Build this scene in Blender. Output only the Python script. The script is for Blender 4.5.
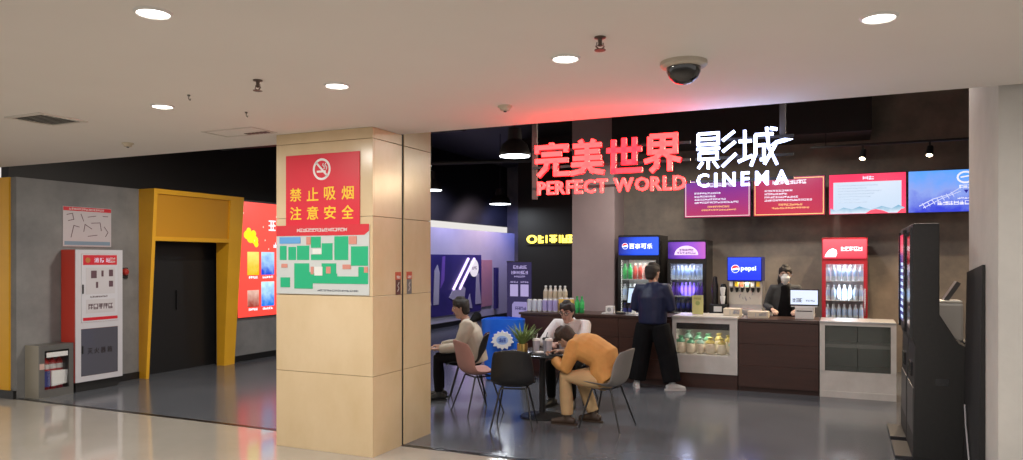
import bpy, bmesh, math, random
from mathutils import Vector, Matrix
random.seed(7)
SC = bpy.context.scene
COL = SC.collection
PI = math.pi
for o in list(bpy.data.objects):
    bpy.data.objects.remove(o)

# ------------------------------------------------------------------ camera, world, lights, exposure
F_PX, EYE, YAW = 740.0, 1.72, math.atan(0.45)
cam = bpy.data.cameras.new('camera')
cam.sensor_width = 36.0
cam.lens = F_PX / 1023.0 * 36.0
cam.shift_y = 30.0 / 1023.0
cam.clip_end = 200
cam_o = bpy.data.objects.new('camera', cam)
cam_o.location = (0, 0, EYE)
cam_o.rotation_euler = (PI / 2, 0, YAW)
COL.objects.link(cam_o)
SC.camera = cam_o

WORLD_STRENGTH = 0.74
w = bpy.data.worlds.new('mall_ambient')
SC.world = w
w.use_nodes = True
w.node_tree.nodes['Background'].inputs[0].default_value = (1.0, 0.955, 0.92, 1)
w.node_tree.nodes['Background'].inputs[1].default_value = WORLD_STRENGTH

vs = SC.view_settings
vs.view_transform = 'Standard'
vs.look = 'None'
vs.gamma = 1.0
vs.use_curve_mapping = False
vs.exposure = 0.18
try:
    SC.cycles.use_denoising = True
    SC.cycles.max_bounces = 8
    SC.cycles.sample_clamp_indirect = 6.0
except Exception:
    pass

DOWNLIGHT_W = 12.0
PENDANT_W = 26.0


def add_light(name, kind, loc, energy, color=(1, 1, 1), size=0.2, rot=(0, 0, 0), spot=None, parent=None, blend=0.5):
    l = bpy.data.lights.new(name, kind)
    l.energy = energy
    l.color = color
    if kind == 'AREA':
        l.shape = 'DISK'
        l.size = size
        if spot:
            l.spread = spot
    elif kind == 'SPOT':
        l.shadow_soft_size = size
        l.spot_size = spot or 1.4
        l.spot_blend = blend
    else:
        l.shadow_soft_size = size
    o = bpy.data.objects.new(name, l)
    o.location = loc
    o.rotation_euler = rot
    COL.objects.link(o)
    if parent:
        o.parent = parent
    return o


WARM = (1.0, 0.94, 0.86)
# the mall's further downlights on the same ceiling grid (behind and beside the camera)
for gu, gv in ((-6.29, 2.45), (-4.68, 2.45), (-1.46, 2.45), (0.15, 2.45), (1.76, 2.45), (-6.29, 4.0), (1.76, 4.0), (-7.9, 4.0),
               (-7.9, 0.9), (-4.68, 0.9), (-1.46, 0.9), (1.76, 0.9), (3.4, 2.45), (-9.5, 2.45)):
    add_light('mall_downlight', 'AREA', (gu, gv, 2.86), DOWNLIGHT_W, WARM, 0.2)
# added fill lights without fixtures, brightening the hall's walls, floor and bar
for gu, gv, e in ((-1.2, 9.2, 0.8), (0.7, 8.2, 1.0), (-3.0, 11.2, 1.2), (-0.6, 11.1, 1.3), (-6.9, 7.4, 2.6)):
    add_light('hall_fill', 'AREA', (gu, gv, 3.4), PENDANT_W * e, (1.0, 0.9, 0.78), 0.3)


# ------------------------------------------------------------------ materials
MATS = {}


def new_mat(name):
    m = bpy.data.materials.new(name)
    m.use_nodes = True
    nt = m.node_tree
    return m, nt, nt.nodes['Principled BSDF'], nt.links


def M(name, col=(0.5, 0.5, 0.5), rough=0.5, metal=0.0, emit=None, es=1.0, var=None, scale=6.0, bump=0.0, bscale=None,
      coat=0.0, trans=0.0, alpha=1.0, detail=4.0, stretch=None, spec=None):
    """one procedural material; var = second colour mixed by noise"""
    if name in MATS:
        return MATS[name]
    m, nt, p, L = new_mat(name)
    N = nt.nodes
    p.inputs['Base Color'].default_value = (*col, 1)
    p.inputs['Roughness'].default_value = rough
    p.inputs['Metallic'].default_value = metal
    if spec is not None:
        p.inputs['Specular IOR Level'].default_value = spec
    p.inputs['Coat Weight'].default_value = coat
    p.inputs['Transmission Weight'].default_value = trans
    p.inputs['Alpha'].default_value = alpha
    if emit:
        p.inputs['Emission Color'].default_value = (*emit, 1)
        p.inputs['Emission Strength'].default_value = es
    tc = mp = None
    if var or bump:
        tc = N.new('ShaderNodeTexCoord')
        mp = N.new('ShaderNodeMapping')
        if stretch:
            mp.inputs['Scale'].default_value = stretch
        L.new(tc.outputs['Object'], mp.inputs['Vector'])
    if var:
        nz = N.new('ShaderNodeTexNoise')
        nz.inputs['Scale'].default_value = scale
        nz.inputs['Detail'].default_value = detail
        nz.inputs['Roughness'].default_value = 0.62
        L.new(mp.outputs[0], nz.inputs['Vector'])
        r = N.new('ShaderNodeValToRGB')
        r.color_ramp.elements[0].position = 0.32
        r.color_ramp.elements[0].color = (*col, 1)
        r.color_ramp.elements[1].position = 0.68
        r.color_ramp.elements[1].color = (*var, 1)
        L.new(nz.outputs['Fac'], r.inputs[0])
        L.new(r.outputs[0], p.inputs['Base Color'])
    if bump:
        nb = N.new('ShaderNodeTexNoise')
        nb.inputs['Scale'].default_value = bscale or scale * 4
        nb.inputs['Detail'].default_value = 5
        L.new(mp.outputs[0], nb.inputs['Vector'])
        b = N.new('ShaderNodeBump')
        b.inputs['Strength'].default_value = bump
        b.inputs['Distance'].default_value = 0.02
        L.new(nb.outputs['Fac'], b.inputs['Height'])
        L.new(b.outputs[0], p.inputs['Normal'])
    MATS[name] = m
    return m


def screen_mat(name, c1, c2, strength=1.0, scale=4.0, axis=2, lo=0.0, hi=1.0, noise=0.5, c3=None):
    """an emissive print or display: colour drawn by a gradient along one axis broken up by noise"""
    if name in MATS:
        return MATS[name]
    m, nt, p, L = new_mat(name)
    N = nt.nodes
    p.inputs['Base Color'].default_value = (0.01, 0.01, 0.012, 1)
    p.inputs['Roughness'].default_value = 0.25
    tc = N.new('ShaderNodeTexCoord')
    sep = N.new('ShaderNodeSeparateXYZ')
    L.new(tc.outputs['Generated'], sep.inputs[0])
    nz = N.new('ShaderNodeTexNoise')
    nz.inputs['Scale'].default_value = scale
    nz.inputs['Detail'].default_value = 5
    L.new(tc.outputs['Object'], nz.inputs['Vector'])
    mu = N.new('ShaderNodeMath')
    mu.operation = 'MULTIPLY_ADD'
    L.new(nz.outputs['Fac'], mu.inputs[0])
    mu.inputs[1].default_value = noise
    mu.inputs[2].default_value = -noise / 2
    ad = N.new('ShaderNodeMath')
    ad.operation = 'ADD'
    L.new(sep.outputs[axis], ad.inputs[0])
    L.new(mu.outputs[0], ad.inputs[1])
    r = N.new('ShaderNodeValToRGB')
    r.color_ramp.elements[0].position = lo
    r.color_ramp.elements[0].color = (*c1, 1)
    r.color_ramp.elements[1].position = hi
    r.color_ramp.elements[1].color = (*c2, 1)
    if c3:
        e = r.color_ramp.elements.new((lo + hi) / 2)
        e.color = (*c3, 1)
    L.new(ad.outputs[0], r.inputs[0])
    L.new(r.outputs[0], p.inputs['Emission Color'])
    p.inputs['Emission Strength'].default_value = strength
    MATS[name] = m
    return m


def glow(name, col, s=1.0):
    return M(name, tuple(c * 0.4 for c in col), 0.4, emit=col, es=s)


# ------------------------------------------------------------------ mesh builder
class MB:
    def __init__(self):
        self.v, self.f, self.mi = [], [], []
        self.cur = 0

    def add(self, vs_, fs, mi=None):
        n = len(self.v)
        self.v += [tuple(x) for x in vs_]
        for f in fs:
            self.f.append([i + n for i in f])
            self.mi.append(self.cur if mi is None else mi)
        return self

    def box(self, a, b, mi=None, bev=0.0):
        x0, x1 = sorted((a[0], b[0])); y0, y1 = sorted((a[1], b[1])); z0, z1 = sorted((a[2], b[2]))
        c = min(bev, (x1 - x0) / 2.01, (y1 - y0) / 2.01, (z1 - z0) / 2.01)
        if c <= 0:
            vv = [(x, y, z) for z in (z0, z1) for y in (y0, y1) for x in (x0, x1)]
            ff = [(0, 2, 3, 1), (4, 5, 7, 6), (0, 1, 5, 4), (2, 6, 7, 3), (0, 4, 6, 2), (1, 3, 7, 5)]
            return self.add(vv, ff, mi)
        bm = bmesh.new()
        bmesh.ops.create_cube(bm, size=1.0)
        for v in bm.verts:
            v.co = Vector(((x0 + x1) / 2 + v.co.x * (x1 - x0), (y0 + y1) / 2 + v.co.y * (y1 - y0), (z0 + z1) / 2 + v.co.z * (z1 - z0)))
        bmesh.ops.bevel(bm, geom=bm.edges[:], offset=c, segments=2, profile=0.6, affect='EDGES')
        bm.verts.index_update()
        self.add([v.co[:] for v in bm.verts], [[v.index for v in f.verts] for f in bm.faces], mi)
        bm.free()
        return self

    def tube(self, pts, r, seg=8, mi=None, cap=True):
        pts = [Vector(p) for p in pts]
        rr = r if isinstance(r, (list, tuple)) else [r] * len(pts)
        rings = []
        up = Vector((0, 0, 1))
        for i, p in enumerate(pts):
            t = (pts[min(i + 1, len(pts) - 1)] - pts[max(i - 1, 0)]).normalized()
            a = t.cross(up)
            if a.length < 1e-3:
                a = t.cross(Vector((1, 0, 0)))
            a.normalize()
            b = t.cross(a).normalized()
            rings.append([p + rr[i] * (math.cos(2 * PI * k / seg) * a + math.sin(2 * PI * k / seg) * b) for k in range(seg)])
        vv = [q[:] for ring in rings for q in ring]
        ff = []
        for i in range(len(pts) - 1):
            for k in range(seg):
                k2 = (k + 1) % seg
                ff.append((i * seg + k, i * seg + k2, (i + 1) * seg + k2, (i + 1) * seg + k))
        if cap:
            ff.append(tuple(reversed(range(seg))))
            ff.append(tuple((len(pts) - 1) * seg + k for k in range(seg)))
        return self.add(vv, ff, mi)

    def lathe(self, prof, c=(0, 0, 0), seg=20, mi=None, axis='z', mis=None):
        vv, ff = [], []
        for r, h in prof:
            for k in range(seg):
                a = 2 * PI * k / seg
                x, y = r * math.cos(a), r * math.sin(a)
                q = (x, y, h) if axis == 'z' else ((x, h, y) if axis == 'y' else (h, x, y))
                vv.append((q[0] + c[0], q[1] + c[1], q[2] + c[2]))
        n0 = len(self.f)
        for i in range(len(prof) - 1):
            for k in range(seg):
                k2 = (k + 1) % seg
                ff.append((i * seg + k, i * seg + k2, (i + 1) * seg + k2, (i + 1) * seg + k))
        if prof[0][0] > 1e-5:
            ff.append(tuple(reversed(range(seg))))
        if prof[-1][0] > 1e-5:
            ff.append(tuple((len(prof) - 1) * seg + k for k in range(seg)))
        self.add(vv, ff, mi)
        if mis:
            for i in range(len(prof) - 1):
                for k in range(seg):
                    self.mi[n0 + i * seg + k] = mis[i]
        return self

    def poly(self, pts, y0, y1, mi=None):
        """polygon in the x-z plane extruded from depth y0 to y1"""
        n = len(pts)
        vv = [(x, y0, z) for x, z in pts] + [(x, y1, z) for x, z in pts]
        ff = [tuple(range(n)), tuple(reversed(range(n, 2 * n)))]
        ff += [(i, i + n, (i + 1) % n + n, (i + 1) % n) for i in range(n)]
        return self.add(vv, ff, mi)

    def stroke(self, pts, wdt, y0, y1, mi=None, close=False):
        pts = list(pts) + ([pts[0]] if close else [])
        for i in range(len(pts) - 1):
            (x0, z0), (x1, z1) = pts[i], pts[i + 1]
            d = math.hypot(x1 - x0, z1 - z0) or 1
            tx, tz = (x1 - x0) / d, (z1 - z0) / d
            h = wdt / 2
            e0 = h * 0.98 if (i > 0 or close) else 0
            e1 = h * 0.98 if (i < len(pts) - 2 or close) else 0
            x0, z0, x1, z1 = x0 - tx * e0, z0 - tz * e0, x1 + tx * e1, z1 + tz * e1
            nx, nz = -tz * h, tx * h
            self.poly([(x0 + nx, z0 + nz), (x0 - nx, z0 - nz), (x1 - nx, z1 - nz), (x1 + nx, z1 + nz)], y0, y1, mi)
        return self

    def ball(self, c, r, seg=14, rings=9, mi=None):
        rx, ry, rz = r if isinstance(r, (tuple, list)) else (r, r, r)
        vv, ff = [], []
        for i in range(rings + 1):
            a = PI * i / rings
            for k in range(seg):
                b = 2 * PI * k / seg
                vv.append((c[0] + rx * math.sin(a) * math.cos(b), c[1] + ry * math.sin(a) * math.sin(b), c[2] - rz * math.cos(a)))
        for i in range(rings):
            for k in range(seg):
                k2 = (k + 1) % seg
                ff.append((i * seg + k, i * seg + k2, (i + 1) * seg + k2, (i + 1) * seg + k))
        return self.add(vv, ff, mi)

    def build(self, name, mat, parent=None, smooth=False, bevel=0.0, loc=None):
        me = bpy.data.meshes.new(name)
        me.from_pydata(self.v, [], self.f)
        for m in (mat if isinstance(mat, (list, tuple)) else [mat]):
            me.materials.append(m)
        for p, i in zip(me.polygons, self.mi):
            p.material_index = i
        bm = bmesh.new()
        bm.from_mesh(me)
        bmesh.ops.remove_doubles(bm, verts=bm.verts, dist=1e-6)
        bmesh.ops.recalc_face_normals(bm, faces=bm.faces)
        bm.to_mesh(me)
        bm.free()
        if smooth:
            for p in me.polygons:
                p.use_smooth = True
            try:
                me.set_sharp_from_angle(angle=math.radians(42))
            except Exception:
                pass
        o = bpy.data.objects.new(name, me)
        COL.objects.link(o)
        if parent:
            o.parent = parent
        if loc:
            o.location = loc
        if bevel:
            b = o.modifiers.new('bevel', 'BEVEL')
            b.width = bevel
            b.segments = 2
            b.limit_method = 'ANGLE'
        return o


def box(name, mat, a, b, parent=None, bev=0.0):
    return MB().box(a, b, bev=bev).build(name, mat, parent)


def tag(o, label=None, cat=None, group=None, kind=None):
    if label: o['label'] = label
    if cat: o['category'] = cat
    if group: o['group'] = group
    if kind: o['kind'] = kind
    return o


def thing(name, label, cat, loc=(0, 0, 0), rz=0.0, group=None):
    o = bpy.data.objects.new(name, None)
    o.empty_display_size = 0.1
    o.location = loc
    o.rotation_euler = (0, 0, rz)
    COL.objects.link(o)
    return tag(o, label, cat, group)


def struct(o, label=None):
    o['kind'] = 'structure'
    if label:
        o['label'] = label
    return o


def dup(o, parent=None, loc=None, rz=None, label=None, group=None):
    c = o.copy()
    COL.objects.link(c)
    c.parent = parent
    if loc is not None: c.location = loc
    if rz is not None: c.rotation_euler = (0, 0, rz)
    if label: c['label'] = label
    if group: c['group'] = group
    for ch in list(o.children):
        dup(ch, c)
    return c


_TXT = {}


def text_data(body, weight=0.0):
    k = (body, weight)
    if k in _TXT:
        return _TXT[k]
    cu = bpy.data.curves.new('text', 'FONT')
    cu.body = body
    cu.resolution_u = 2
    cu.offset = weight
    ob = bpy.data.objects.new('text', cu)
    COL.objects.link(ob)
    bpy.context.view_layer.update()
    me = bpy.data.meshes.new_from_object(ob.evaluated_get(bpy.context.evaluated_depsgraph_get()))
    vv = [(v.co.x, v.co.y) for v in me.vertices]
    ff = [list(p.vertices) for p in me.polygons]
    bpy.data.objects.remove(ob)
    bpy.data.meshes.remove(me)
    bpy.data.curves.remove(cu)
    _TXT[k] = (vv, ff)
    return _TXT[k]


def text_into(mb, body, x0, x1, z0, z1, y, depth=0.0015, weight=0.0, keep=False, mi=None):
    """lettering fitted into a rectangle of the x-z plane, facing -y, its face at depth y-depth"""
    vv, ff = text_data(body, weight)
    if not vv:
        return
    ax0, ax1 = min(v[0] for v in vv), max(v[0] for v in vv)
    az0, az1 = min(v[1] for v in vv), max(v[1] for v in vv)
    sx, sz = (x1 - x0) / (ax1 - ax0), (z1 - z0) / (az1 - az0)
    if keep:
        s = min(sx, sz)
        cx_, cz_ = (x0 + x1) / 2, (z0 + z1) / 2
        P = [(cx_ + (a - (ax0 + ax1) / 2) * s, cz_ + (b - (az0 + az1) / 2) * s) for a, b in vv]
    else:
        P = [(x0 + (a - ax0) * sx, z0 + (b - az0) * sz) for a, b in vv]
    n = len(P)
    V = [(a, y - depth, b) for a, b in P] + [(a, y, b) for a, b in P]
    ed = {}
    for f in ff:
        for i in range(len(f)):
            e = (f[i], f[(i + 1) % len(f)])
            ed[e] = ed.get(e, 0) + 1
    FF = [list(f) for f in ff] + [[i + n for i in reversed(f)] for f in ff]
    for (a, b) in list(ed):
        if (b, a) not in ed:
            FF.append([a, a + n, b + n, b])
    mb.add(V, FF, mi)


def letters(body, x0, x1, z0, z1, y, mat, parent, depth=0.0015, weight=0.0, name='lettering'):
    mb = MB()
    text_into(mb, body, x0, x1, z0, z1, y, depth, weight)
    return mb.build(name, mat, parent)


def scribble(x0, x1, z0, z1, y, mat, parent, n=None, name='lettering', depth=0.0015, wt=0.13, rnd=random):
    """a row of unreadably small characters: a few strokes each"""
    mb = MB()
    h = z1 - z0
    n = n or max(1, int((x1 - x0) / (h * 1.08)))
    p = (x1 - x0) / n
    for i in range(n):
        a, b = x0 + i * p + p * 0.06, x0 + (i + 1) * p - p * 0.06
        t = h * wt
        for q in rnd.sample((0.06, 0.28, 0.5, 0.72, 0.94), 3):
            mb.stroke([(a, z0 + h * q), (b, z0 + h * q)], t, y - depth, y)
        for q in rnd.sample((0.08, 0.35, 0.65, 0.92), 2):
            mb.stroke([(a + (b - a) * q, z0), (a + (b - a) * q, z1)], t, y - depth, y)
    return mb.build(name, mat, parent)


def disc(name, mat, parent, c, r, y, depth=0.002, rz=None, seg=28):
    mb = MB()
    rz = rz or r
    mb.poly([(c[0] + r * math.cos(2 * PI * k / seg), c[1] + rz * math.sin(2 * PI * k / seg)) for k in range(seg)], y - depth, y)
    return mb.build(name, mat, parent)


def panel(name, mat, parent, x0, x1, z0, z1, y, depth=0.002):
    return box(name, mat, (x0, y - depth, z0), (x1, y, z1), parent)


ORD = ['first', 'second', 'third', 'fourth', 'fifth', 'sixth', 'seventh', 'eighth', 'ninth', 'tenth']
# shared materials
black = M('black_paint', (0.012, 0.012, 0.013), 0.55)
black_gloss = M('black_gloss', (0.012, 0.012, 0.014), 0.22)
black_metal = M('black_metal', (0.02, 0.02, 0.022), 0.38, 0.3)
dark_grey = M('dark_grey_plastic', (0.05, 0.05, 0.054), 0.45)
white_paint = M('white_paint', (0.75, 0.74, 0.72), 0.4)
white_print = M('white_print', (0.8, 0.8, 0.8), 0.5)
steel = M('brushed_steel', (0.55, 0.55, 0.56), 0.32, 0.9, bump=0.05, bscale=30, stretch=(1, 1, 14))
chrome = M('chrome', (0.8, 0.8, 0.82), 0.12, 1.0)
yellow_print = M('yellow_print', (0.9, 0.6, 0.03), 0.5)
red_print = M('red_print', (0.62, 0.02, 0.035), 0.35, coat=0.2)
glass = M('clear_glass', (1, 1, 1), 0.02, trans=1.0, alpha=0.18)
glass_dark = M('tinted_glass', (0.13, 0.145, 0.13), 0.06, alpha=0.45)
concrete = M('concrete_grey', (0.16, 0.162, 0.168), 0.75, var=(0.25, 0.25, 0.25), scale=1.6, bump=0.12, bscale=14, detail=8)
concrete_dark = M('concrete_dark', (0.125, 0.115, 0.11), 0.7, var=(0.31, 0.265, 0.22), scale=1.3, bump=0.12, bscale=12, detail=8)
concrete_pale = M('concrete_pale', (0.46, 0.445, 0.425), 0.75, var=(0.56, 0.54, 0.51), scale=1.5, bump=0.1, bscale=14, detail=8)
plaster_mauve = M('plaster_mauve', (0.34, 0.27, 0.28), 0.7, var=(0.40, 0.32, 0.33), scale=1.2, bump=0.05)
lavender = M('lavender_paint', (0.50, 0.48, 0.60), 0.7, var=(0.58, 0.56, 0.66), scale=0.8)
ceil_white = M('ceiling_paint', (0.79, 0.75, 0.71), 0.85, var=(0.82, 0.78, 0.74), scale=0.6)
floor_cream = M('polished_cream_stone', (0.345, 0.322, 0.283), 0.09, var=(0.39, 0.365, 0.325), scale=1.1, detail=7, coat=0.15)
floor_grey = M('grey_resin_floor', (0.088, 0.096, 0.114), 0.17, var=(0.115, 0.124, 0.143), scale=0.9, detail=6)
marble = M('cream_marble', (0.60, 0.455, 0.27), 0.22, var=(0.68, 0.535, 0.345), scale=2.2, detail=9, stretch=(1, 1, 0.6))
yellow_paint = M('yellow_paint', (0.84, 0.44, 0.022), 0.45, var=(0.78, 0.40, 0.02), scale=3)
skirting = M('black_skirting', (0.01, 0.01, 0.01), 0.4)
walnut = M('dark_walnut', (0.036, 0.013, 0.008), 0.38, var=(0.056, 0.019, 0.012), scale=5, stretch=(0.35, 1, 5), detail=6)
case_white = M('pale_stone_case', (0.55, 0.53, 0.50), 0.3, var=(0.66, 0.64, 0.61), scale=4, detail=6)

# ------------------------------------------------------------------ the setting
struct(box('floor_mall', floor_cream, (-18, -9, -0.12), (9, 5.82, 0)), 'polished cream stone floor of the mall hall')
struct(box('floor_cinema', floor_grey, (-18, 5.88, -0.12), (9, 23, 0)), 'dark blue grey shiny floor of the cinema lobby')
struct(box('trim_1', M('threshold_metal', (0.03, 0.028, 0.026), 0.3, 0.6), (-18, 5.82, -0.12), (9, 5.88, 0.003)), 'dark metal threshold strip between the two floors')
struct(box('ceiling_mall', ceil_white, (-18, -9, 2.88), (9, 5.82, 3.02)), 'plain cream white mall ceiling')
struct(box('wall_fascia', black, (-18, 5.68, 3.02), (9, 5.82, 4.6)))
struct(box('ceiling_cinema', black, (-18, 5.68, 4.6), (9, 23, 4.7)), 'black open ceiling of the cinema lobby')

# left wall with the yellow portal
wl = struct(MB().box((-9.6, 6.1, 0), (-9.35, 7.62, 2.75)).box((-9.6, 9.2, 0), (-9.35, 14.5, 2.75)).box((-9.6, 7.62, 2.05), (-9.35, 9.2, 2.75))
            .build('wall_left', concrete), 'grey concrete wall on the left of the lobby')
struct(box('wall_left_upper', black, (-9.75, 5.9, 2.75), (-9.6, 23, 4.6)))
struct(MB().box((-14, 5.84, 0), (-9.35, 6.1, 2.75)).build('wall_front_left', concrete), 'grey concrete wall end beside the mall floor')
struct(box('trim_2', yellow_paint, (-14, 5.815, 0.1), (-9.46, 5.84, 2.75)), 'yellow wall panel at the left edge')
struct(box('wall_far_left', lavender, (-9.6, 14.5, 0), (-9.35, 21.0, 2.54)), 'pale lavender wall washed with blue light')
struct(box('wall_lounge_back', concrete_dark, (-9.6, 21.0, 0), (-7.0, 21.2, 4.6)))
struct(box('wall_lounge_middle', black, (-7.12, 16.2, 0), (-4.2, 16.4, 4.6)), 'black wall under the small yellow sign')
struct(box('wall_lounge_side', black, (-7.12, 16.4, 0), (-7.0, 21.0, 4.6)))
struct(MB().box((-9.35, 6.1, 0), (-9.335, 7.6, 0.1)).box((-9.35, 9.36, 0), (-9.335, 14.5, 0.1)).build('baseboard_left', skirting))
struct(box('baseboard_front_left', skirting, (-14, 5.8, 0), (-9.35, 5.84, 0.1)))
struct(box('baseboard_far_left', skirting, (-9.35, 14.5, 0), (-9.33, 21.0, 0.12)))
# wall behind the bar, with the column at its left end
struct(box('wall_back', concrete_dark, (-4.2, 12.8, 0), (2.9, 13.0, 4.6)), 'dark concrete wall behind the bar')
struct(box('column_back', plaster_mauve, (-4.33, 12.2, 0), (-3.57, 12.85, 4.6)), 'mauve square column left of the drinks fridges')
struct(box('wall_side_back', black, (-4.32, 13.0, 0), (-4.2, 16.2, 4.6)))
# right pier and wall
struct(box('wall_pier_right', concrete_pale, (0.94, 5.86, 0), (8.9, 7.14, 4.6)), 'pale concrete pier at the right edge')
struct(box('wall_right', concrete_dark, (2.7, 7.14, 0), (2.9, 12.8, 4.6)))

# door in the portal
d1 = struct(box('door_1', M('black_door', (0.008, 0.008, 0.009), 0.5), (-9.56, 7.62, 0.0), (-9.52, 9.2, 2.05)), 'black double door inside the yellow portal')
box('handle', black_metal, (-9.52, 8.38, 0.95), (-9.49, 8.40, 1.25), d1)

# marble column in front: stone panels on a core
colm = struct(MB().box((-4.79, 5.39, 0), (-3.76, 6.35, 2.9)).box((-4.79, 5.82, 2.9), (-3.76, 6.35, 4.6)).build('column_front', M('mortar', (0.36, 0.27, 0.17), 0.8)),
              'square cream marble column at the shopfront')
pm = {}
zr = [(0.0, 0.70), (0.704, 1.40), (1.404, 2.10), (2.104, 2.78), (2.784, 2.879)]
for (za, zb) in zr:
    MB().box((-4.81, 5.37, za), (-3.74, 5.395, zb), bev=0.002).build('stone_panel', marble, colm)
    MB().box((-3.765, 5.396, za), (-3.74, 5.835, zb), bev=0.002).build('stone_panel', marble, colm)
    MB().box((-4.81, 5.396, za), (-4.785, 6.36, zb), bev=0.002).build('stone_panel', marble, colm)
for (za, zb) in zr[:4] + [(2.784, 3.4), (3.404, 4.0), (4.004, 4.59)]:
    MB().box((-3.765, 5.875, za), (-3.74, 6.36, zb), bev=0.002).build('stone_panel', marble, colm)
box('shutter_slot', black, (-3.768, 5.835, 0), (-3.75, 5.875, 2.9), colm)

# overhead services in the dark ceiling void
def duct(name, pts, r, label, mat, cat='duct'):
    o = MB().tube(pts, r, 14).build(name, mat, None, smooth=True)
    return tag(o, label, cat)


duct_m = M('dark_duct_metal', (0.035, 0.035, 0.038), 0.5, 0.4)
vd = thing('ventilation_duct', 'round dark ventilation duct high above the seated people', 'duct', (-7.1, 9.2, 3.75))
MB().tube([(-2.3, 0, 0), (2.2, 0, 0)], 0.22, 18).build('pipe_body', duct_m, vd, True)
for hx in (-2.0, -0.7, 0.7, 1.9):
    MB().lathe([(0.228, -0.02), (0.228, 0.02)], (0, 0, 0), 18, axis='x').build('collar', duct_m, vd, True, loc=(hx, 0, 0))
    box('hanger_rod', black_metal, (hx - 0.01, -0.01, 0.2), (hx + 0.01, 0.01, 0.85), vd)
duct('ceiling_pipe', [(-9.2, 7.2, 3.5), (-3.9, 8.4, 3.5)], 0.03, 'thin dark pipe nearest the marble column overhead', duct_m, 'pipe')
duct('ceiling_pipe', [(-9.2, 10.6, 3.4), (-4.4, 11.6, 3.4)], 0.035, 'thin dark ceiling pipe running behind the hanging lamps', duct_m, 'pipe')
du = thing('air_handling_unit', 'big black air unit hung above the menu screens', 'air unit', (-1.5, 11.8, 3.58))
box('casing', black, (-2.0, 0, 0), (1.86, 0.95, 0.75), du, 0.01)
for hx in (-1.8, 0.0, 1.7):
    box('hanger_rod', black_metal, (hx - 0.012, 0.45, 0.75), (hx + 0.012, 0.474, 1.02), du)

# ------------------------------------------------------------------ ceiling fittings of the mall
lamp_ring = M('lamp_ring', (0.75, 0.73, 0.7), 0.4)
lamp_on = glow('lamp_diffuser', (1.0, 0.96, 0.9), 9.0)
DL = [(-2.95, 2.47, 'round ceiling downlight at the upper left, largest on that side'),
      (-4.68, 4.0, 'small round ceiling downlight between the air grille and the marble column'),
      (-3.07, 4.0, 'round ceiling downlight directly above the no smoking sign'),
      (-1.46, 4.0, 'round ceiling downlight in front of the red sign'),
      (0.15, 3.94, 'round ceiling downlight at the upper right beyond the dome camera')]
dl0 = None
for gu, gv, lab in DL:
    if dl0 is None:
        dl0 = thing('downlight', lab, 'downlight', (gu, gv, 2.88), 0, 'round downlights in the mall ceiling')
        MB().lathe([(0.068, -0.004), (0.074, -0.012), (0.084, -0.006), (0.086, 0.0)], seg=32).build('trim_ring', lamp_ring, dl0, True)
        MB().lathe([(0.001, -0.006), (0.069, -0.006), (0.069, -0.001), (0.001, -0.001)], seg=32).build('diffuser', lamp_on, dl0)
        t = dl0
    else:
        t = dup(dl0, None, (gu, gv, 2.88), 0, lab)
    add_light('downlight_beam', 'AREA', (0, 0, -0.02), DOWNLIGHT_W, WARM, 0.16, parent=t)

brass = M('sprinkler_metal', (0.16, 0.12, 0.10), 0.4, 0.7)
sp0 = thing('fire_sprinkler', 'bare metal ceiling sprinkler left of centre above the column', 'sprinkler', (-3.45, 3.68, 2.88), 0, 'ceiling sprinklers')
MB().lathe([(0.03, 0.0), (0.03, -0.006), (0.012, -0.01), (0.010, -0.035), (0.016, -0.045), (0.001, -0.05)], seg=14).build('body', brass, sp0, True)
MB().tube([(-0.016, 0, -0.03), (-0.022, 0, -0.05), (-0.004, 0, -0.066)], 0.004, 6).tube([(0.016, 0, -0.03), (0.022, 0, -0.05), (0.004, 0, -0.066)], 0.004, 6).build('frame_arms', brass, sp0)
MB().lathe([(0.001, -0.064), (0.03, -0.066), (0.03, -0.07), (0.001, -0.07)], seg=14).build('deflector', brass, sp0)
dup(sp0, None, (-1.16, 3.7, 2.88), 0.6, 'bare metal ceiling sprinkler left of the dome camera')

det_m = M('detector_plastic', (0.6, 0.52, 0.4), 0.5)
sd0 = thing('smoke_detector', 'small beige smoke detector near the ceiling edge over the yellow portal', 'detector', (-6.48, 5.13, 2.88), 0, 'small ceiling detectors')
MB().lathe([(0.055, 0.0), (0.055, -0.012), (0.04, -0.02), (0.035, -0.036), (0.001, -0.04)], seg=20).build('housing', det_m, sd0, True)
MB().lathe([(0.012, -0.036), (0.012, -0.046), (0.001, -0.048)], seg=10).build('sensor', dark_grey, sd0)
dup(sd0, None, (-2.33, 5.06, 2.88), 0, 'small beige smoke detector near the ceiling edge left of the red sign')

tiny_m = M('hook_metal', (0.1, 0.09, 0.08), 0.4, 0.5)
for gu, gv, lab in ((-4.2, 3.81, 'tiny dark ceiling hook beside the left small downlight'), (-4.28, 4.44, 'tiny dark ceiling hook nearer the long grille')):
    h = MB().lathe([(0.01, 0), (0.01, -0.008), (0.005, -0.01)], seg=8).tube([(0, 0, -0.008), (0, 0, -0.03), (0.012, 0, -0.04), (0.018, 0, -0.028)], 0.003, 6).build('ceiling_hook', tiny_m, loc=(gu, gv, 2.88))
    tag(h, lab, 'hook', 'tiny ceiling hooks')

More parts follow.
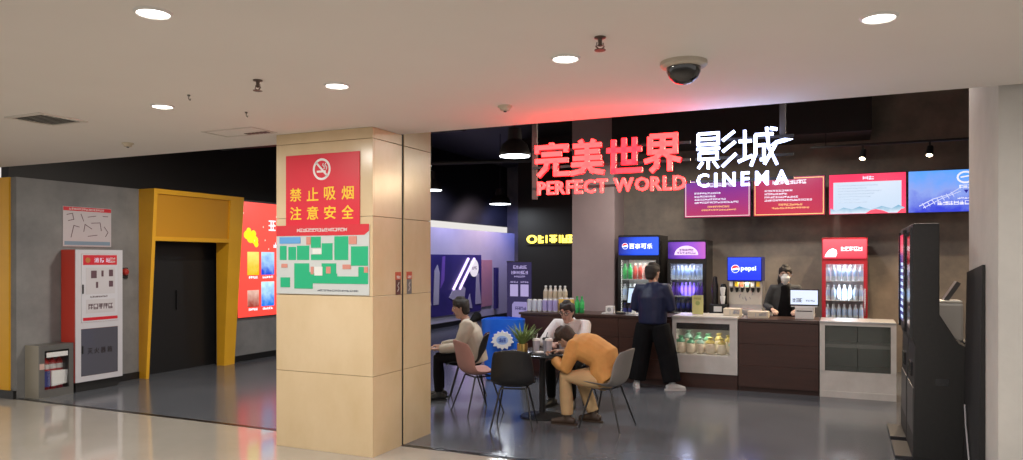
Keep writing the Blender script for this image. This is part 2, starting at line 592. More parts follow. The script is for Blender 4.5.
vt = thing('air_grille', 'square slatted air grille in the ceiling at far left', 'air vent', (-5.98, 3.98, 2.88))
vt.scale = (0.85, 0.85, 1)
fm = MB()
for a, b in (((-0.26, -0.24), (0.26, -0.2)), ((-0.26, 0.2), (0.26, 0.24)), ((-0.26, -0.2), (-0.22, 0.2)), ((0.22, -0.2), (0.26, 0.2))):
    fm.box((a[0], a[1], -0.012), (b[0], b[1], 0))
fm.build('frame', M('grille_frame', (0.68, 0.64, 0.59), 0.5), vt)
box('cavity', M('cavity_grey', (0.10, 0.09, 0.08), 0.7), (-0.22, -0.2, -0.003), (0.22, 0.2, -0.001), vt)
for k in range(9):
    y = -0.18 + k * 0.045
    MB().add([(-0.22, y - 0.011, -0.011), (0.22, y - 0.011, -0.011), (0.22, y + 0.009, -0.004), (-0.22, y + 0.009, -0.004),
              (-0.22, y - 0.011, -0.009), (0.22, y - 0.011, -0.009), (0.22, y + 0.009, -0.002), (-0.22, y + 0.009, -0.002)],
             [(0, 1, 2, 3), (7, 6, 5, 4), (0, 4, 5, 1), (3, 2, 6, 7), (0, 3, 7, 4), (1, 5, 6, 2)]).build('slat', M('grille_slat', (0.72, 0.68, 0.62), 0.5), vt)
v2 = thing('slot_grille', 'narrow slot grille in the ceiling left of the column top', 'air vent', (-5.0, 5.1, 2.88), 0)
fm = MB()
for a, b in (((-0.3, -0.16), (0.3, -0.14)), ((-0.3, 0.14), (0.3, 0.16)), ((-0.3, -0.14), (-0.28, 0.14)), ((0.28, -0.14), (0.3, 0.14))):
    fm.box((a[0], a[1], -0.006), (b[0], b[1], 0))
fm.build('frame', M('grille_pale', (0.62, 0.58, 0.53), 0.6), v2)
for k in range(6):
    box('slot', tiny_m, (0.0 + k * 0.045, 0.06, -0.008), (0.03 + k * 0.045, 0.12, -0.004), v2)

dc = thing('dome_camera', 'black dome security camera on the mall ceiling', 'security camera', (-0.86, 4.37, 2.88))
MB().lathe([(0.135, 0), (0.135, -0.02), (0.125, -0.03), (0.1, -0.034)], seg=32).build('mount_ring', M('camera_beige', (0.5, 0.44, 0.36), 0.45), dc, True)
MB().lathe([(0.1, -0.03), (0.098, -0.06), (0.08, -0.095), (0.05, -0.12), (0.02, -0.129), (0.001, -0.13)], seg=32).build('dome', M('smoked_dome', (0.01, 0.009, 0.009), 0.08, coat=0.6), dc, True)
MB().lathe([(0.001, -0.1), (0.03, -0.1), (0.03, -0.04), (0.001, -0.04)], seg=16).build('lens', black_gloss, dc)

# ------------------------------------------------------------------ illuminated sign over the entrance
red_on = M('red_letter_face', (0.5, 0.02, 0.02), 0.4, emit=(1.0, 0.024, 0.024), es=7.5)
red_side = M('red_letter_side', (0.5, 0.01, 0.01), 0.4, emit=(1.0, 0.006, 0.01), es=5.0)
red_deep = M('red_letter_face_deep', (0.5, 0.02, 0.02), 0.4, emit=(1.0, 0.010, 0.016), es=7.0)
white_on = glow('white_letter_face', (0.52, 0.60, 1.0), 5.0)
sg = thing('illuminated_sign', 'large lit sign of red and white characters hung over the lobby entrance', 'sign', (-1.4, 5.95, 2.25))
GL = {
    '完': [[(5, 10), (5, 8.8)], [(0.6, 7.0), (0.6, 8.7), (9.4, 8.7), (9.4, 7.0)], [(2, 6.6), (8, 6.6)], [(0, 4.7), (10, 4.7)], [(3.8, 4.7), (3.2, 2.5), (1, 0.2)],
          [(6.3, 4.7), (6.3, 0.7), (10.4, 0.7)]],
    '美': [[(3, 10.2), (3.6, 8.5)], [(7, 10.2), (6.4, 8.5)], [(0.8, 8.5), (9.2, 8.5)], [(1.4, 6.7), (8.6, 6.7)], [(0.8, 4.9), (9.2, 4.9)], [(5, 8.5), (5, 3.1)], [(0.3, 3.1), (9.7, 3.1)],
          [(5, 3.1), (3.4, 1.2), (0, 0.5)], [(5, 3.1), (6.6, 1.2), (10, 0.5)]],
    '世': [[(0, 6.6), (10, 6.6)], [(2, 9.6), (2, 0.7), (10.2, 0.7)], [(5, 9.9), (5, 3.0), (8, 3.0), (8, 9.9)]],
    '界': [[(1.5, 9.8), (8.5, 9.8), (8.5, 5.4), (1.5, 5.4), (1.5, 9.8)], [(1.5, 7.6), (8.5, 7.6)], [(5, 9.8), (5, 5.4)], [(5, 5.4), (3, 3.7), (0, 2.8)], [(5, 5.4), (7, 3.7), (10, 2.8)],
          [(3.6, 3.5), (3.3, 1.5), (1.8, 0)], [(7, 3.6), (7, 0)]],
    '影': [[(0.4, 9.6), (5.6, 9.6), (5.6, 6.7), (0.4, 6.7), (0.4, 9.6)], [(0.4, 8.15), (5.6, 8.15)], [(0, 5.5), (6, 5.5)], [(0.7, 4.4), (5.3, 4.4), (5.3, 2.7), (0.7, 2.7), (0.7, 4.4)],
          [(3, 2.7), (3, 0)], [(1.6, 2.0), (0.4, 0.2)], [(4.4, 2.0), (5.6, 0.2)], [(9.8, 9.8), (6.7, 7.4)], [(10.0, 7.0), (6.7, 4.4)], [(10.2, 3.8), (6.6, 0.4)]],
    '城': [[(0, 6.9), (3.4, 6.9)], [(1.6, 9.8), (1.6, 2.2)], [(-0.2, 1.5), (3.6, 3.0)], [(4.3, 8.4), (9.0, 8.4)], [(4.4, 8.4), (4.4, 3.4), (3.2, 0.2)], [(4.4, 5.6), (6.6, 5.6), (6.6, 1.8), (5.6, 1.8)],
          [(7.3, 10.2), (7.8, 5.0), (10.0, 0.3)], [(9.6, 5.6), (6.7, 0.5)], [(8.2, 9.9), (10.0, 9.5)]],
}


def glyph(ch, x0, x1, z0, z1, wt, mats, par, y0=-0.03, y1=0.0):
    mb = MB()
    sx, sz = (x1 - x0) / 10, (z1 - z0) / 10
    for st in GL[ch]:
        mb.stroke([(x0 + a * sx, z0 + b * sz) for a, b in st], wt, y0, y1, 0)
    if ch == '城':
        mb.poly([(x0 + a * sx, z0 + b * sz) for a, b in ((8.3, 5.4), (9.6, 6.5), (12, 7.0), (14, 6.7), (12, 6.1), (10, 5.7))], y0, y1, 0)
    for i, f in enumerate(mb.f):
        ys = {round(mb.v[k][1], 4) for k in f}
        if len(ys) > 1 and len(mats) > 1:
            mb.mi[i] = 1
    return mb.build('character', mats, par)


x = -1.05
for ch, wch in (('完', 0.315), ('美', 0.31), ('世', 0.31), ('界', 0.31)):
    glyph(ch, x + 0.008, x + wch - 0.008, 0.185, 0.475, 0.04, [red_deep if ch == '世' else red_on, red_side], sg)
    x += wch + 0.008
glyph('影', 0.335, 0.63, 0.185, 0.475, 0.0195, [white_on], sg)
glyph('城', 0.655, 0.935, 0.185, 0.475, 0.022, [white_on], sg)


def letter_row(s, x0, x1, z0, z1, mats, par, weight, gap=0.09, spacegap=0.28, depth=0.03):
    ws = []
    for c in s:
        if c == ' ':
            ws.append(spacegap)
            continue
        vv, _ = text_data(c, weight)
        ws.append(max(v[0] for v in vv) - min(v[0] for v in vv))
    tot = sum(ws) + gap * (len(s) - 1)
    k = (x1 - x0) / tot
    x_ = x0
    for c, wc in zip(s, ws):
        if c != ' ':
            mb = MB()
            text_into(mb, c, x_, x_ + wc * k, z0, z1, 0.0, depth, weight)
            mb.build('letter', mats, par)
        x_ += (wc + gap) * k


letter_row('PERFECT WORLD', -1.02, 0.25, 0.032, 0.145, red_on, sg, 0.02, gap=0.09, spacegap=0.2)
letter_row('CINEMA', 0.335, 1.02, 0.042, 0.15, white_on, sg, 0.018, gap=0.3)
for (xa, xb) in ((-1.08, 0.28), (0.32, 1.05)):
    for z in (0.09, 0.27, 0.41):
        box('rail', black_metal, (xa, 0.004, z - 0.01), (xb, 0.024, z + 0.01), sg)
for hx in (-1.07, 0.97):
    box('hanger', M('hanger_grey', (0.09, 0.08, 0.08), 0.5), (hx - 0.022, 0.024, 0.0 if hx < 0 else 0.38), (hx + 0.022, 0.05, 2.35), sg)

# ------------------------------------------------------------------ marble column signs
ns = thing('no_smoking_sign', 'red no smoking sign with yellow characters on the marble column', 'sign', (-4.28, 5.368, 2.03))
box('panel', M('red_sign_face', (0.66, 0.012, 0.035), 0.4), (-0.41, -0.008, 0), (0.41, 0, 0.645), ns, 0.002)
mb = MB()
mb2 = []
for r0, nseg in ((0.098, 40),):
    for k in range(nseg):
        a0, a1 = 2 * PI * k / nseg, 2 * PI * (k + 1) / nseg
        mb.poly([(r0 * math.cos(a0), 0.505 + r0 * math.sin(a0)), (r0 * math.cos(a1), 0.505 + r0 * math.sin(a1)),
                 ((r0 - 0.02) * math.cos(a1), 0.505 + (r0 - 0.02) * math.sin(a1)), ((r0 - 0.02) * math.cos(a0), 0.505 + (r0 - 0.02) * math.sin(a0))], -0.0105, -0.008)
mb.stroke([(-0.062, 0.567), (0.062, 0.443)], 0.018, -0.0105, -0.008)
mb.build('prohibition_ring', white_print, ns)
mb = MB().stroke([(-0.055, 0.485), (0.045, 0.485)], 0.018, -0.0098, -0.008)
mb.stroke([(0.05, 0.5), (0.055, 0.525), (0.035, 0.54), (0.045, 0.56)], 0.009, -0.0098, -0.008).stroke([(0.025, 0.505), (0.03, 0.525), (0.01, 0.54), (0.018, 0.558)], 0.009, -0.0098, -0.008)
mb.build('cigarette', white_print, ns)
for line, z0, z1 in (('禁止吸烟', 0.225, 0.345), ('注意安全', 0.055, 0.175)):
    for i, c in enumerate(line):
        xx = -0.36 + i * 0.193
        letters(c, xx, xx + 0.13, z0, z1, -0.008, yellow_print, ns, 0.002, 0.012, 'character')

fp = thing('evacuation_plan', 'green and white evacuation floor plan under the no smoking sign', 'sign', (-4.28, 5.368, 1.41))
box('panel', M('plan_board', (0.55, 0.58, 0.58), 0.35, coat=0.3), (-0.52, -0.008, 0), (0.51, 0, 0.62), fp, 0.002)
mb = MB().poly([(-0.52, 0.53), (-0.52, 0.625), (0.51, 0.625), (0.51, 0.565), (0.46, 0.53)], -0.011, -0.008)
mb.build('header', red_print, fp)
scribble(-0.28, 0.28, 0.565, 0.595, -0.011, white_print, fp, 16, 'header_lettering')
gm = M('plan_green', (0.015, 0.42, 0.20), 0.4)
gp = M('plan_pink', (0.6, 0.25, 0.2), 0.4)
gw = M('plan_white', (0.72, 0.74, 0.72), 0.4)
_st = 0.0
gb = M('plan_blue', (0.12, 0.35, 0.7), 0.4)
for (a, b, c, d, m_) in ((-0.48, -0.40, 0.31, 0.44, gm), (-0.38, -0.29, 0.31, 0.43, gm), (-0.28, -0.14, 0.31, 0.44, gm), (-0.12, 0.12, 0.31, 0.36, gm), (0.0, 0.12, 0.36, 0.46, gm), (-0.12, -0.01, 0.42, 0.52, gm),
                         (0.14, 0.29, 0.31, 0.52, gm), (0.32, 0.5, 0.26, 0.43, gm), (-0.31, -0.14, 0.05, 0.28, gm), (-0.14, -0.10, 0.05, 0.2, gm), (-0.10, 0.17, 0.10, 0.19, gm), (0.0, 0.16, 0.19, 0.28, gm),
                         (0.17, 0.46, 0.10, 0.165, gm), (0.40, 0.5, 0.10, 0.25, gm), (-0.47, -0.36, 0.06, 0.15, gm), (-0.46, -0.39, 0.24, 0.275, gp), (0.23, 0.32, 0.23, 0.27, gp), (0.05, 0.10, 0.19, 0.25, gp),
                         (-0.12, -0.09, 0.18, 0.25, gp), (-0.08, 0.01, 0.17, 0.25, gw), (-0.1, 0.0, 0.365, 0.41, gw), (-0.48, -0.24, 0.46, 0.52, gb), (0.3, 0.38, 0.45, 0.52, gp), (0.46, 0.5, 0.2, 0.25, gp), (-0.17, -0.12, 0.45, 0.52, gp)):
    _st += 0.0002
    panel('room_block', m_, fp, a, b, c, d, -0.008, 0.001 + _st)
scribble(-0.05, 0.40, 0.03, 0.045, -0.008, M('plan_ink', (0.05, 0.06, 0.1), 0.5), fp, 14, 'footnote')

for gv, lab in ((5.77, 'narrow red and brown sticker left of the slot on the column side'), (5.96, 'narrow red and grey sticker right of the slot on the column side')):
    st = thing('sticker', lab, 'sticker', (-3.74, gv, 1.4), PI / 2)
    box('backing', M('sticker_brown' if gv < 5.8 else 'sticker_grey', (0.10, 0.03, 0.025) if gv < 5.8 else (0.16, 0.15, 0.15), 0.4), (-0.04, -0.004, 0.0), (0.04, 0, 0.14), st)
    box('header', M('sticker_red', (0.5, 0.08, 0.04), 0.4), (-0.045, -0.005, 0.14), (0.045, 0, 0.21), st)
    scribble(-0.03, 0.03, 0.15, 0.175, -0.005, white_print, st, 2, 'print')
    mb = MB().stroke([(-0.015, 0.03), (0.01, 0.06), (-0.012, 0.085), (0.012, 0.115)], 0.012, -0.006, -0.004)
    mb.build('print', M('print_grey', (0.45, 0.4, 0.4), 0.5), st)

# ------------------------------------------------------------------ left wall: plan, cabinet, glass box, alarm, portal, lit poster
wp = thing('wall_plan', 'pale wall notice with red header above the fire cabinet', 'poster', (-9.35, 6.78, 1.9), PI / 2)
box('board', M('notice_board', (0.55, 0.51, 0.54), 0.35), (-0.35, -0.012, 0), (0.35, 0, 0.53), wp, 0.002)
panel('header', red_print, wp, -0.345, 0.345, 0.475, 0.525, -0.012)
scribble(-0.27, 0.24, 0.487, 0.512, -0.014, white_print, wp, 15, 'header_lettering')
ink = M('notice_ink', (0.12, 0.06, 0.08), 0.5)
mb = MB()
for st in ([(-0.3, 0.42), (-0.22, 0.44), (-0.2, 0.36), (-0.28, 0.34)], [(-0.1, 0.44), (-0.06, 0.34)], [(0.0, 0.4), (0.12, 0.42)], [(0.05, 0.32), (0.18, 0.33), (0.2, 0.22)], [(-0.24, 0.12), (-0.2, 0.28), (-0.12, 0.26)],
           [(-0.06, 0.2), (-0.04, 0.3), (0.06, 0.24)], [(0.22, 0.42), (0.3, 0.42)], [(0.24, 0.28), (0.3, 0.2), (0.26, 0.14)], [(0.0, 0.14), (0.14, 0.16)]):
    MB().stroke(st, 0.009, -0.0135, -0.012).build('plan_line', ink, wp)
panel('footer', M('notice_blue', (0.2, 0.3, 0.4), 0.5), wp, -0.33, 0.33, 0.02, 0.07, -0.012)

cab_red = M('cabinet_red', (0.58, 0.05, 0.03), 0.35)
cab_white = M('cabinet_white', (0.60, 0.59, 0.64), 0.35)
fc = thing('fire_cabinet', 'tall white and red fire equipment cabinet against the left wall', 'cabinet', (-9.06, 6.4, 0), PI / 2)
MB().box((0, 0.0, 0.13), (0.68, 0.275, 1.855), bev=0.006).build('body', cab_red, fc)
box('plinth', black, (0.03, 0.03, 0), (0.65, 0.26, 0.13), fc)
fr = MB().box((0.0, -0.012, 0.13), (0.68, 0.0, 0.2)).box((0.075, -0.012, 0.82), (0.61, 0, 0.9)).box((0.0, -0.012, 1.8), (0.68, 0, 1.855)).box((0.0, -0.012, 0.2), (0.075, 0, 1.8)).box((0.61, -0.012, 0.2), (0.68, 0, 1.8))
fr.build('front_frame', cab_white, fc)
ud = box('door', M('cabinet_door_white', (0.62, 0.62, 0.68), 0.4), (0.078, -0.016, 0.903), (0.607, 0.0, 1.797), fc, 0.003)
panel('header', red_print, ud, 0.1, 0.59, 1.655, 1.785, -0.016)
cw = glow('print_added_glow', (0.75, 0.68, 0.85), 0.55)  # emission put into the cabinet characters to lighten them
for i, c in enumerate('消防站'):
    letters(c, 0.255 + i * 0.085, 0.32 + i * 0.085, 1.685, 1.75, -0.018, cw, ud, 0.001, 0.01, 'character')
disc('badge', M('badge_orange', (0.5, 0.2, 0.05), 0.4), ud, (0.165, 1.718), 0.035, -0.018)
scribble(0.485, 0.565, 1.73, 1.755, -0.018, white_print, ud, 2)
scribble(0.485, 0.565, 1.685, 1.71, -0.018, white_print, ud, 3)
panel('notice', M('notice_paper', (0.58, 0.56, 0.6), 0.5), ud, 0.14, 0.56, 1.27, 1.62, -0.016)
for (a, b, c, d) in ((0.21, 0.29, 1.48, 1.58), (0.47, 0.53, 1.5, 1.59), (0.47, 0.53, 1.36, 1.44), (0.36, 0.39, 1.5, 1.58), (0.28, 0.31, 1.35, 1.43)):
    panel('notice_picture', ink, ud, a, b, c, d, -0.018)
panel('notice', MATS['notice_paper'], ud, 0.14, 0.56, 1.02, 1.2, -0.016)
scribble(0.17, 0.53, 1.07, 1.14, -0.018, ink, ud, 5, 'notice_picture')
scribble(0.2, 0.45, 1.225, 1.245, -0.016, ink, ud, 10)
panel('red_strip', red_print, fc, 0.1, 0.6, 0.925, 0.965, -0.016)
box('handle', black, (0.088, -0.03, 1.28), (0.1, -0.016, 1.4), ud)
ld = box('glass_door', M('cabinet_glass', (0.10, 0.10, 0.125), 0.12, coat=0.3), (0.078, -0.01, 0.203), (0.607, 0.0, 0.817), fc)
for i, c in enumerate('灭火器箱'):
    letters(c, 0.165 + i * 0.095, 0.24 + i * 0.095, 0.48, 0.56, -0.01, M('dark_print', (0.015, 0.008, 0.01), 0.5), ld, 0.001, 0.015, 'character')
box('handle', black, (0.088, -0.024, 0.5), (0.1, -0.01, 0.6), ld)

eb = thing('extinguisher_box', 'low steel box with glass front holding red packs by the cabinet', 'cabinet', (-9.08, 5.94, 0), PI / 2)
eb.scale = (0.82, 1, 1)
bs = M('box_steel', (0.20, 0.20, 0.19), 0.35, 0.6)
bsl = M('box_side_beige', (0.33, 0.30, 0.24), 0.4, 0.2)
sh = MB().box((0, 0, 0), (0.015, 0.265, 0.655), 1).box((0.525, 0, 0), (0.54, 0.265, 0.655)).box((0.015, 0.25, 0.0), (0.525, 0.265, 0.655)).box((0.015, 0, 0), (0.525, 0.25, 0.06)).box((0.015, 0, 0.64), (0.525, 0.25, 0.655))
sh.build('body', [bs, bsl], eb)
fr = MB().box((0.0, -0.015, 0.0), (0.54, 0, 0.1)).box((0.0, -0.015, 0.585), (0.54, 0, 0.655)).box((0.0, -0.015, 0.1), (0.08, 0, 0.585)).box((0.47, -0.015, 0.1), (0.54, 0, 0.585))
fr.build('door_frame', bs, eb)
box('glass', glass, (0.08, -0.008, 0.1), (0.47, -0.004, 0.585), eb)
box('latch', M('latch_pink', (0.6, 0.4, 0.36), 0.4), (0.0, -0.022, 0.36), (0.07, -0.015, 0.43), eb)
box('pale_strip', white_print, (0.12, -0.002, 0.5), (0.46, 0.0, 0.56), eb)
box('shelf', bs, (0.015, 0.02, 0.06), (0.525, 0.25, 0.08), eb)
ex_red = M('extinguisher_red', (0.45, 0.02, 0.02), 0.3)
for k in range(4):
    ex = thing('fire_extinguisher', '%s small red fire extinguisher from the left in the steel glass box' % ORD[k], 'extinguisher', (-9.22, 6.03 + k * 0.088, 0.0805), PI / 2, 'extinguishers in the glass box')
    MB().lathe([(0.04, 0), (0.042, 0.02), (0.042, 0.33), (0.03, 0.37), (0.014, 0.385), (0.014, 0.40)], seg=16).build('cylinder', ex_red, ex, True)
    MB().lathe([(0.0428, 0.26), (0.0428, 0.32)], seg=16).build('band', white_print, ex, True)
    MB().lathe([(0.016, 0.40), (0.016, 0.42), (0.001, 0.42)], seg=12).box((-0.008, -0.05, 0.42), (0.008, 0.03, 0.44)).box((-0.008, -0.05, 0.405), (0.008, -0.01, 0.412)).build('valve', black, ex)
tag(MB().poly([(0.0, 0.0), (0.2, 0.02), (0.21, 0.19), (0.0, 0.2)], 0, 0.012).build('instruction_card', white_print, loc=(-9.115, 6.13, 0.125)), 'white instruction card behind the glass of the steel box', 'card')
bpy.data.objects['instruction_card'].rotation_euler = (0, 0, PI / 2)
tag(MB().poly([(0.0, 0.0), (0.09, 0.0), (0.09, 0.2), (0.0, 0.2)], 0, 0.012).build('instruction_card', M('card_blue', (0.03, 0.04, 0.2), 0.5), loc=(-9.115, 6.02, 0.125)), 'dark blue card behind the glass of the steel box', 'card')
bpy.data.objects['instruction_card.001'].rotation_euler = (0, 0, PI / 2)

al = thing('fire_alarm', 'small red fire alarm bell right of the white cabinet', 'alarm', (-9.35, 7.34, 1.53), PI / 2)
box('base_plate', black, (-0.05, -0.02, -0.07), (0.05, 0, 0.08), al, 0.004)
MB().lathe([(0.05, -0.02), (0.05, -0.04), (0.035, -0.06), (0.001, -0.066)], (0, 0, 0.02), 20, axis='y').build('bell', M('alarm_red', (0.4, 0.03, 0.02), 0.35), al, True)

po = thing('yellow_portal', 'yellow door surround leaning forward around the black doorway', 'door frame', (-9.35, 7.58, 0), PI / 2)


def lean(z):
    return -(0.15 + 0.17 * z / 2.75)


def lean_prism(x0b, x1b, x0t, x1t, z0, z1, yb0, yb1):
    """prism whose front face follows the lean; yb = extra offset back face"""
    vv = []
    for z, xa, xb in ((z0, x0b, x1b), (z1, x0t, x1t)):
        vv += [(xa, lean(z) + yb0, z), (xb, lean(z) + yb0, z), (xb, yb1, z), (xa, yb1, z)]
    return MB().add(vv, [(3, 2, 1, 0), (4, 5, 6, 7), (0, 1, 5, 4), (1, 2, 6, 5), (2, 3, 7, 6), (3, 0, 4, 7)])


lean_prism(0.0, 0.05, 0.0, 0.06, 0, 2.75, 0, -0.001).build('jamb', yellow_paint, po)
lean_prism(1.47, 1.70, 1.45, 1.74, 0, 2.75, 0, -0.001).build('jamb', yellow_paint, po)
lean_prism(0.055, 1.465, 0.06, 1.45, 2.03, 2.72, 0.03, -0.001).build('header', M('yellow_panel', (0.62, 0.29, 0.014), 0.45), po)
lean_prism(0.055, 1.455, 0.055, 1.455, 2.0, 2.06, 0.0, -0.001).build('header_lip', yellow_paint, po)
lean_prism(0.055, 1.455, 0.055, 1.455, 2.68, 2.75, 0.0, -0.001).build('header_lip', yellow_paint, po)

lp = thing('lit_poster', 'tall glowing red poster with small film pictures beside the portal', 'poster', (-9.35, 9.45, 0.74), PI / 2)
box('case', black, (0, -0.05, 0), (2.3, 0, 1.98), lp)
box('display', screen_mat('poster_red', (1.0, 0.065, 0.045), (1.0, 0.10, 0.075), 1.15, 1.5), (0.005, -0.054, 0.005), (2.295, -0.05, 1.975), lp)
yl = glow('poster_yellow', (1.0, 0.7, 0.02), 1.1)
wl_ = glow('poster_white', (0.95, 0.95, 1.0), 1.1)
mb = MB()
for (cx_, cz_, r_) in ((0.30, 1.37, 0.1), (0.21, 1.41, 0.075), (0.4, 1.32, 0.075), (0.25, 1.48, 0.055), (0.43, 1.25, 0.05), (0.36, 1.43, 0.065)):
    mb.poly([(cx_ + r_ * math.cos(2 * PI * k / 12), cz_ + r_ * math.sin(2 * PI * k / 12)) for k in range(12)], -0.056, -0.054)
mb.build('yellow_shape', yl, lp)
for (a, b, c, d, nm, c1, c2) in ((0.22, 0.49, 0.72, 1.12, 'film_yellow', (0.8, 0.5, 0.0), (1.0, 0.85, 0.2)), (0.55, 0.87, 0.72, 1.12, 'film_blue', (0.02, 0.08, 0.7), (0.5, 0.8, 1.0)), (0.22, 0.49, 0.17, 0.46, 'film_dark', (0.35, 0.05, 0.03), (0.8, 0.5, 0.4)),
                                 (0.55, 0.87, 0.17, 0.6, 'film_cyan', (0.02, 0.2, 0.8), (0.6, 0.9, 1.0)), (0.95, 1.27, 0.72, 1.12, 'film_teal', (0.0, 0.2, 0.3), (0.4, 0.8, 0.8)), (0.95, 1.27, 0.17, 0.6, 'film_violet', (0.2, 0.02, 0.4), (0.7, 0.5, 1.0))):
    box('film_picture', screen_mat(nm, c1, c2, 1.0, 9, noise=1.2), (a, -0.057, c), (b, -0.054, d), lp)
    scribble(a + 0.03, b - 0.03, c - 0.06, c - 0.02, -0.054, wl_, lp, 5, 'caption')
scribble(0.72, 1.9, 1.5, 1.68, -0.054, wl_, lp, 6, 'title')
scribble(0.84, 1.7, 1.2, 1.29, -0.054, wl_, lp, 5, 'title')
rs = random.Random(3)
mb = MB()
for k in range(22):
    a, c = rs.uniform(0.1, 2.2), rs.uniform(1.15, 1.9)
    mb.poly([(a, c - 0.018), (a + 0.014, c), (a, c + 0.018), (a - 0.014, c)], -0.056, -0.054)
mb.build('confetti', glow('poster_fleck', (1.0, 0.6, 0.45), 1.1), lp)

# ------------------------------------------------------------------ the bar
lc = thing('bar_counter', 'long dark walnut bar counter left of the popcorn case', 'counter', (-4.4, 10.1, 0))
box('carcass', M('carcass_dark', (0.03, 0.012, 0.008), 0.6), (0, 0.02, 0), (2.25, 0.62, 0.91), lc)
for k in range(3):
    for j in range(3):
        box('front_panel', walnut, (0.003 + k * 0.749, 0, 0.08 + j * 0.277), (0.747 + k * 0.749, 0.02, 0.353 + j * 0.277), lc, 0.002)
box('worktop', M('worktop_dark', (0.045, 0.022, 0.016), 0.3), (-0.02, -0.02, 0.912), (2.25, 0.65, 0.945), lc, 0.004)
mc = thing('bar_counter', 'short dark walnut counter under the cash register screen', 'counter', (-1.275, 10.1, 0))
box('carcass', MATS['carcass_dark'], (0, 0.02, 0), (0.98, 0.62, 0.91), mc)
for j in range(3):
    box('front_panel', walnut, (0.003, 0, 0.06 + j * 0.283), (0.977, 0.02, 0.34 + j * 0.283), mc, 0.002)
box('worktop', MATS['worktop_dark'], (0, -0.01, 0.912), (0.98, 0.65, 0.95), mc, 0.004)

pc = thing('popcorn_case', 'pale display case with packed popcorn bags behind glass', 'display case', (-2.14, 10.1, 0))
box('plinth', walnut, (0, 0.02, 0), (0.855, 0.62, 0.2), pc)
fr = MB().box((0, 0, 0.2), (0.855, 0.03, 0.44)).box((0.755, 0, 0.44), (0.855, 0.03, 0.87)).box((0, 0, 0.44), (0.05, 0.03, 0.87)).box((0, 0, 0.87), (0.855, 0.03, 0.94))
fr.box((0, 0.03, 0.2), (0.02, 0.62, 0.94)).box((0.835, 0.03, 0.2), (0.855, 0.62, 0.94))
fr.build('surround', case_white, pc)
box('back_panel', M('case_inside', (0.3, 0.29, 0.28), 0.5), (0.02, 0.58, 0.2), (0.835, 0.6, 0.94), pc)
box('shelf', case_white, (0.02, 0.03, 0.43), (0.835, 0.58, 0.445), pc)
box('worktop', case_white, (0, -0.015, 0.94), (0.855, 0.65, 0.965), pc, 0.004)
box('dark_strip', black, (0.05, 0.03, 0.785), (0.755, 0.06, 0.87), pc)  # black strip across the top of the interior
box('glass', glass, (0.05, 0.012, 0.44), (0.755, 0.016, 0.87), pc)
add_light('case_light', 'AREA', (0.42, 0.18, 0.86), 1.6, (1, 0.9, 0.75), 0.25, parent=pc)

# popcorn bags
bag_body = M('bag_clear_white', (0.62, 0.55, 0.42), 0.3, var=(0.75, 0.68, 0.52), scale=40)
bag_tops = [M('bag_green', (0.15, 0.42, 0.25), 0.35), M('bag_yellow', (0.62, 0.52, 0.16), 0.35), M('bag_mint', (0.35, 0.6, 0.5), 0.35)]


def bag_mesh(wd, h):
    mb = MB()
    prof = [(0.0, 0.6), (0.12, 1.0), (0.45, 1.06), (0.75, 0.9), (0.88, 0.55), (0.93, 0.42), (1.0, 0.7)]
    seg = 14
    vv, ff = [], []
    for t, s in prof:
        dep = 0.5 * wd * s * (1 if t < 0.8 else 0.45 - (t - 0.8) * 1.2)
        for k in range(seg):
            a = 2 * PI * k / seg
            wob = 1 + 0.05 * math.sin(3 * a + t * 9)
            vv.append((0.5 * wd * (s if t < 0.8 else s) * math.cos(a) * wob, max(dep, 0.012) * 0.8 * math.sin(a) * wob, t * h))
    for i in range(len(prof) - 1):
        for k in range(seg):
            ff.append((i * seg + k, i * seg + (k + 1) % seg, (i + 1) * seg + (k + 1) % seg, (i + 1) * seg + k))
    ff += [tuple(reversed(range(seg))), tuple((len(prof) - 1) * seg + k for k in range(seg))]
    return mb.add(vv, ff)


spots = [(0.0, 0.16, 0.24, 0, 0), (0.145, 0.15, 0.22, 0, 0), (0.285, 0.14, 0.22, 2, 0), (0.43, 0.17, 0.23, 1, 0), (0.59, 0.15, 0.22, 1, 0), (0.735, 0.12, 0.2, 2, 0),
         (0.07, 0.14, 0.3, 2, 1), (0.22, 0.14, 0.27, 0, 1), (0.36, 0.15, 0.26, 0, 1), (0.52, 0.15, 0.27, 1, 1), (0.66, 0.14, 0.25, 1, 1)]
names = {0: 'green topped', 1: 'yellow topped', 2: 'mint topped'}
for i, (dx, wd, h, c, row) in enumerate(spots):
    wd *= 0.86
    b = thing('popcorn_bag', '%s popcorn bag from the left, %s, in the %s row inside the glass case' % (ORD[i - 6 * row], names[c], 'rear' if row else 'front'), 'bag',
              (-2.05 + dx * 0.92, 10.23 + row * 0.2, 0.445), random.uniform(-0.2, 0.2), '%s %s bags in the case' % (names[c], 'rear' if row else 'front'))
    ob = bag_mesh(wd * 0.98, h * 0.78).build('pouch', bag_body, b, True)
    mbt = MB().lathe([(wd * 0.3, h * 0.6), (wd * 0.47, h * 0.66), (wd * 0.36, h * 0.78), (wd * 0.16, h * 0.86), (wd * 0.3, h * 0.98), (wd * 0.05, h)], seg=12)
    mbt.v = [(x_, y_ * 0.62, z_) for x_, y_, z_ in mbt.v]
    mbt.build('gathered_top', bag_tops[c], b, True)

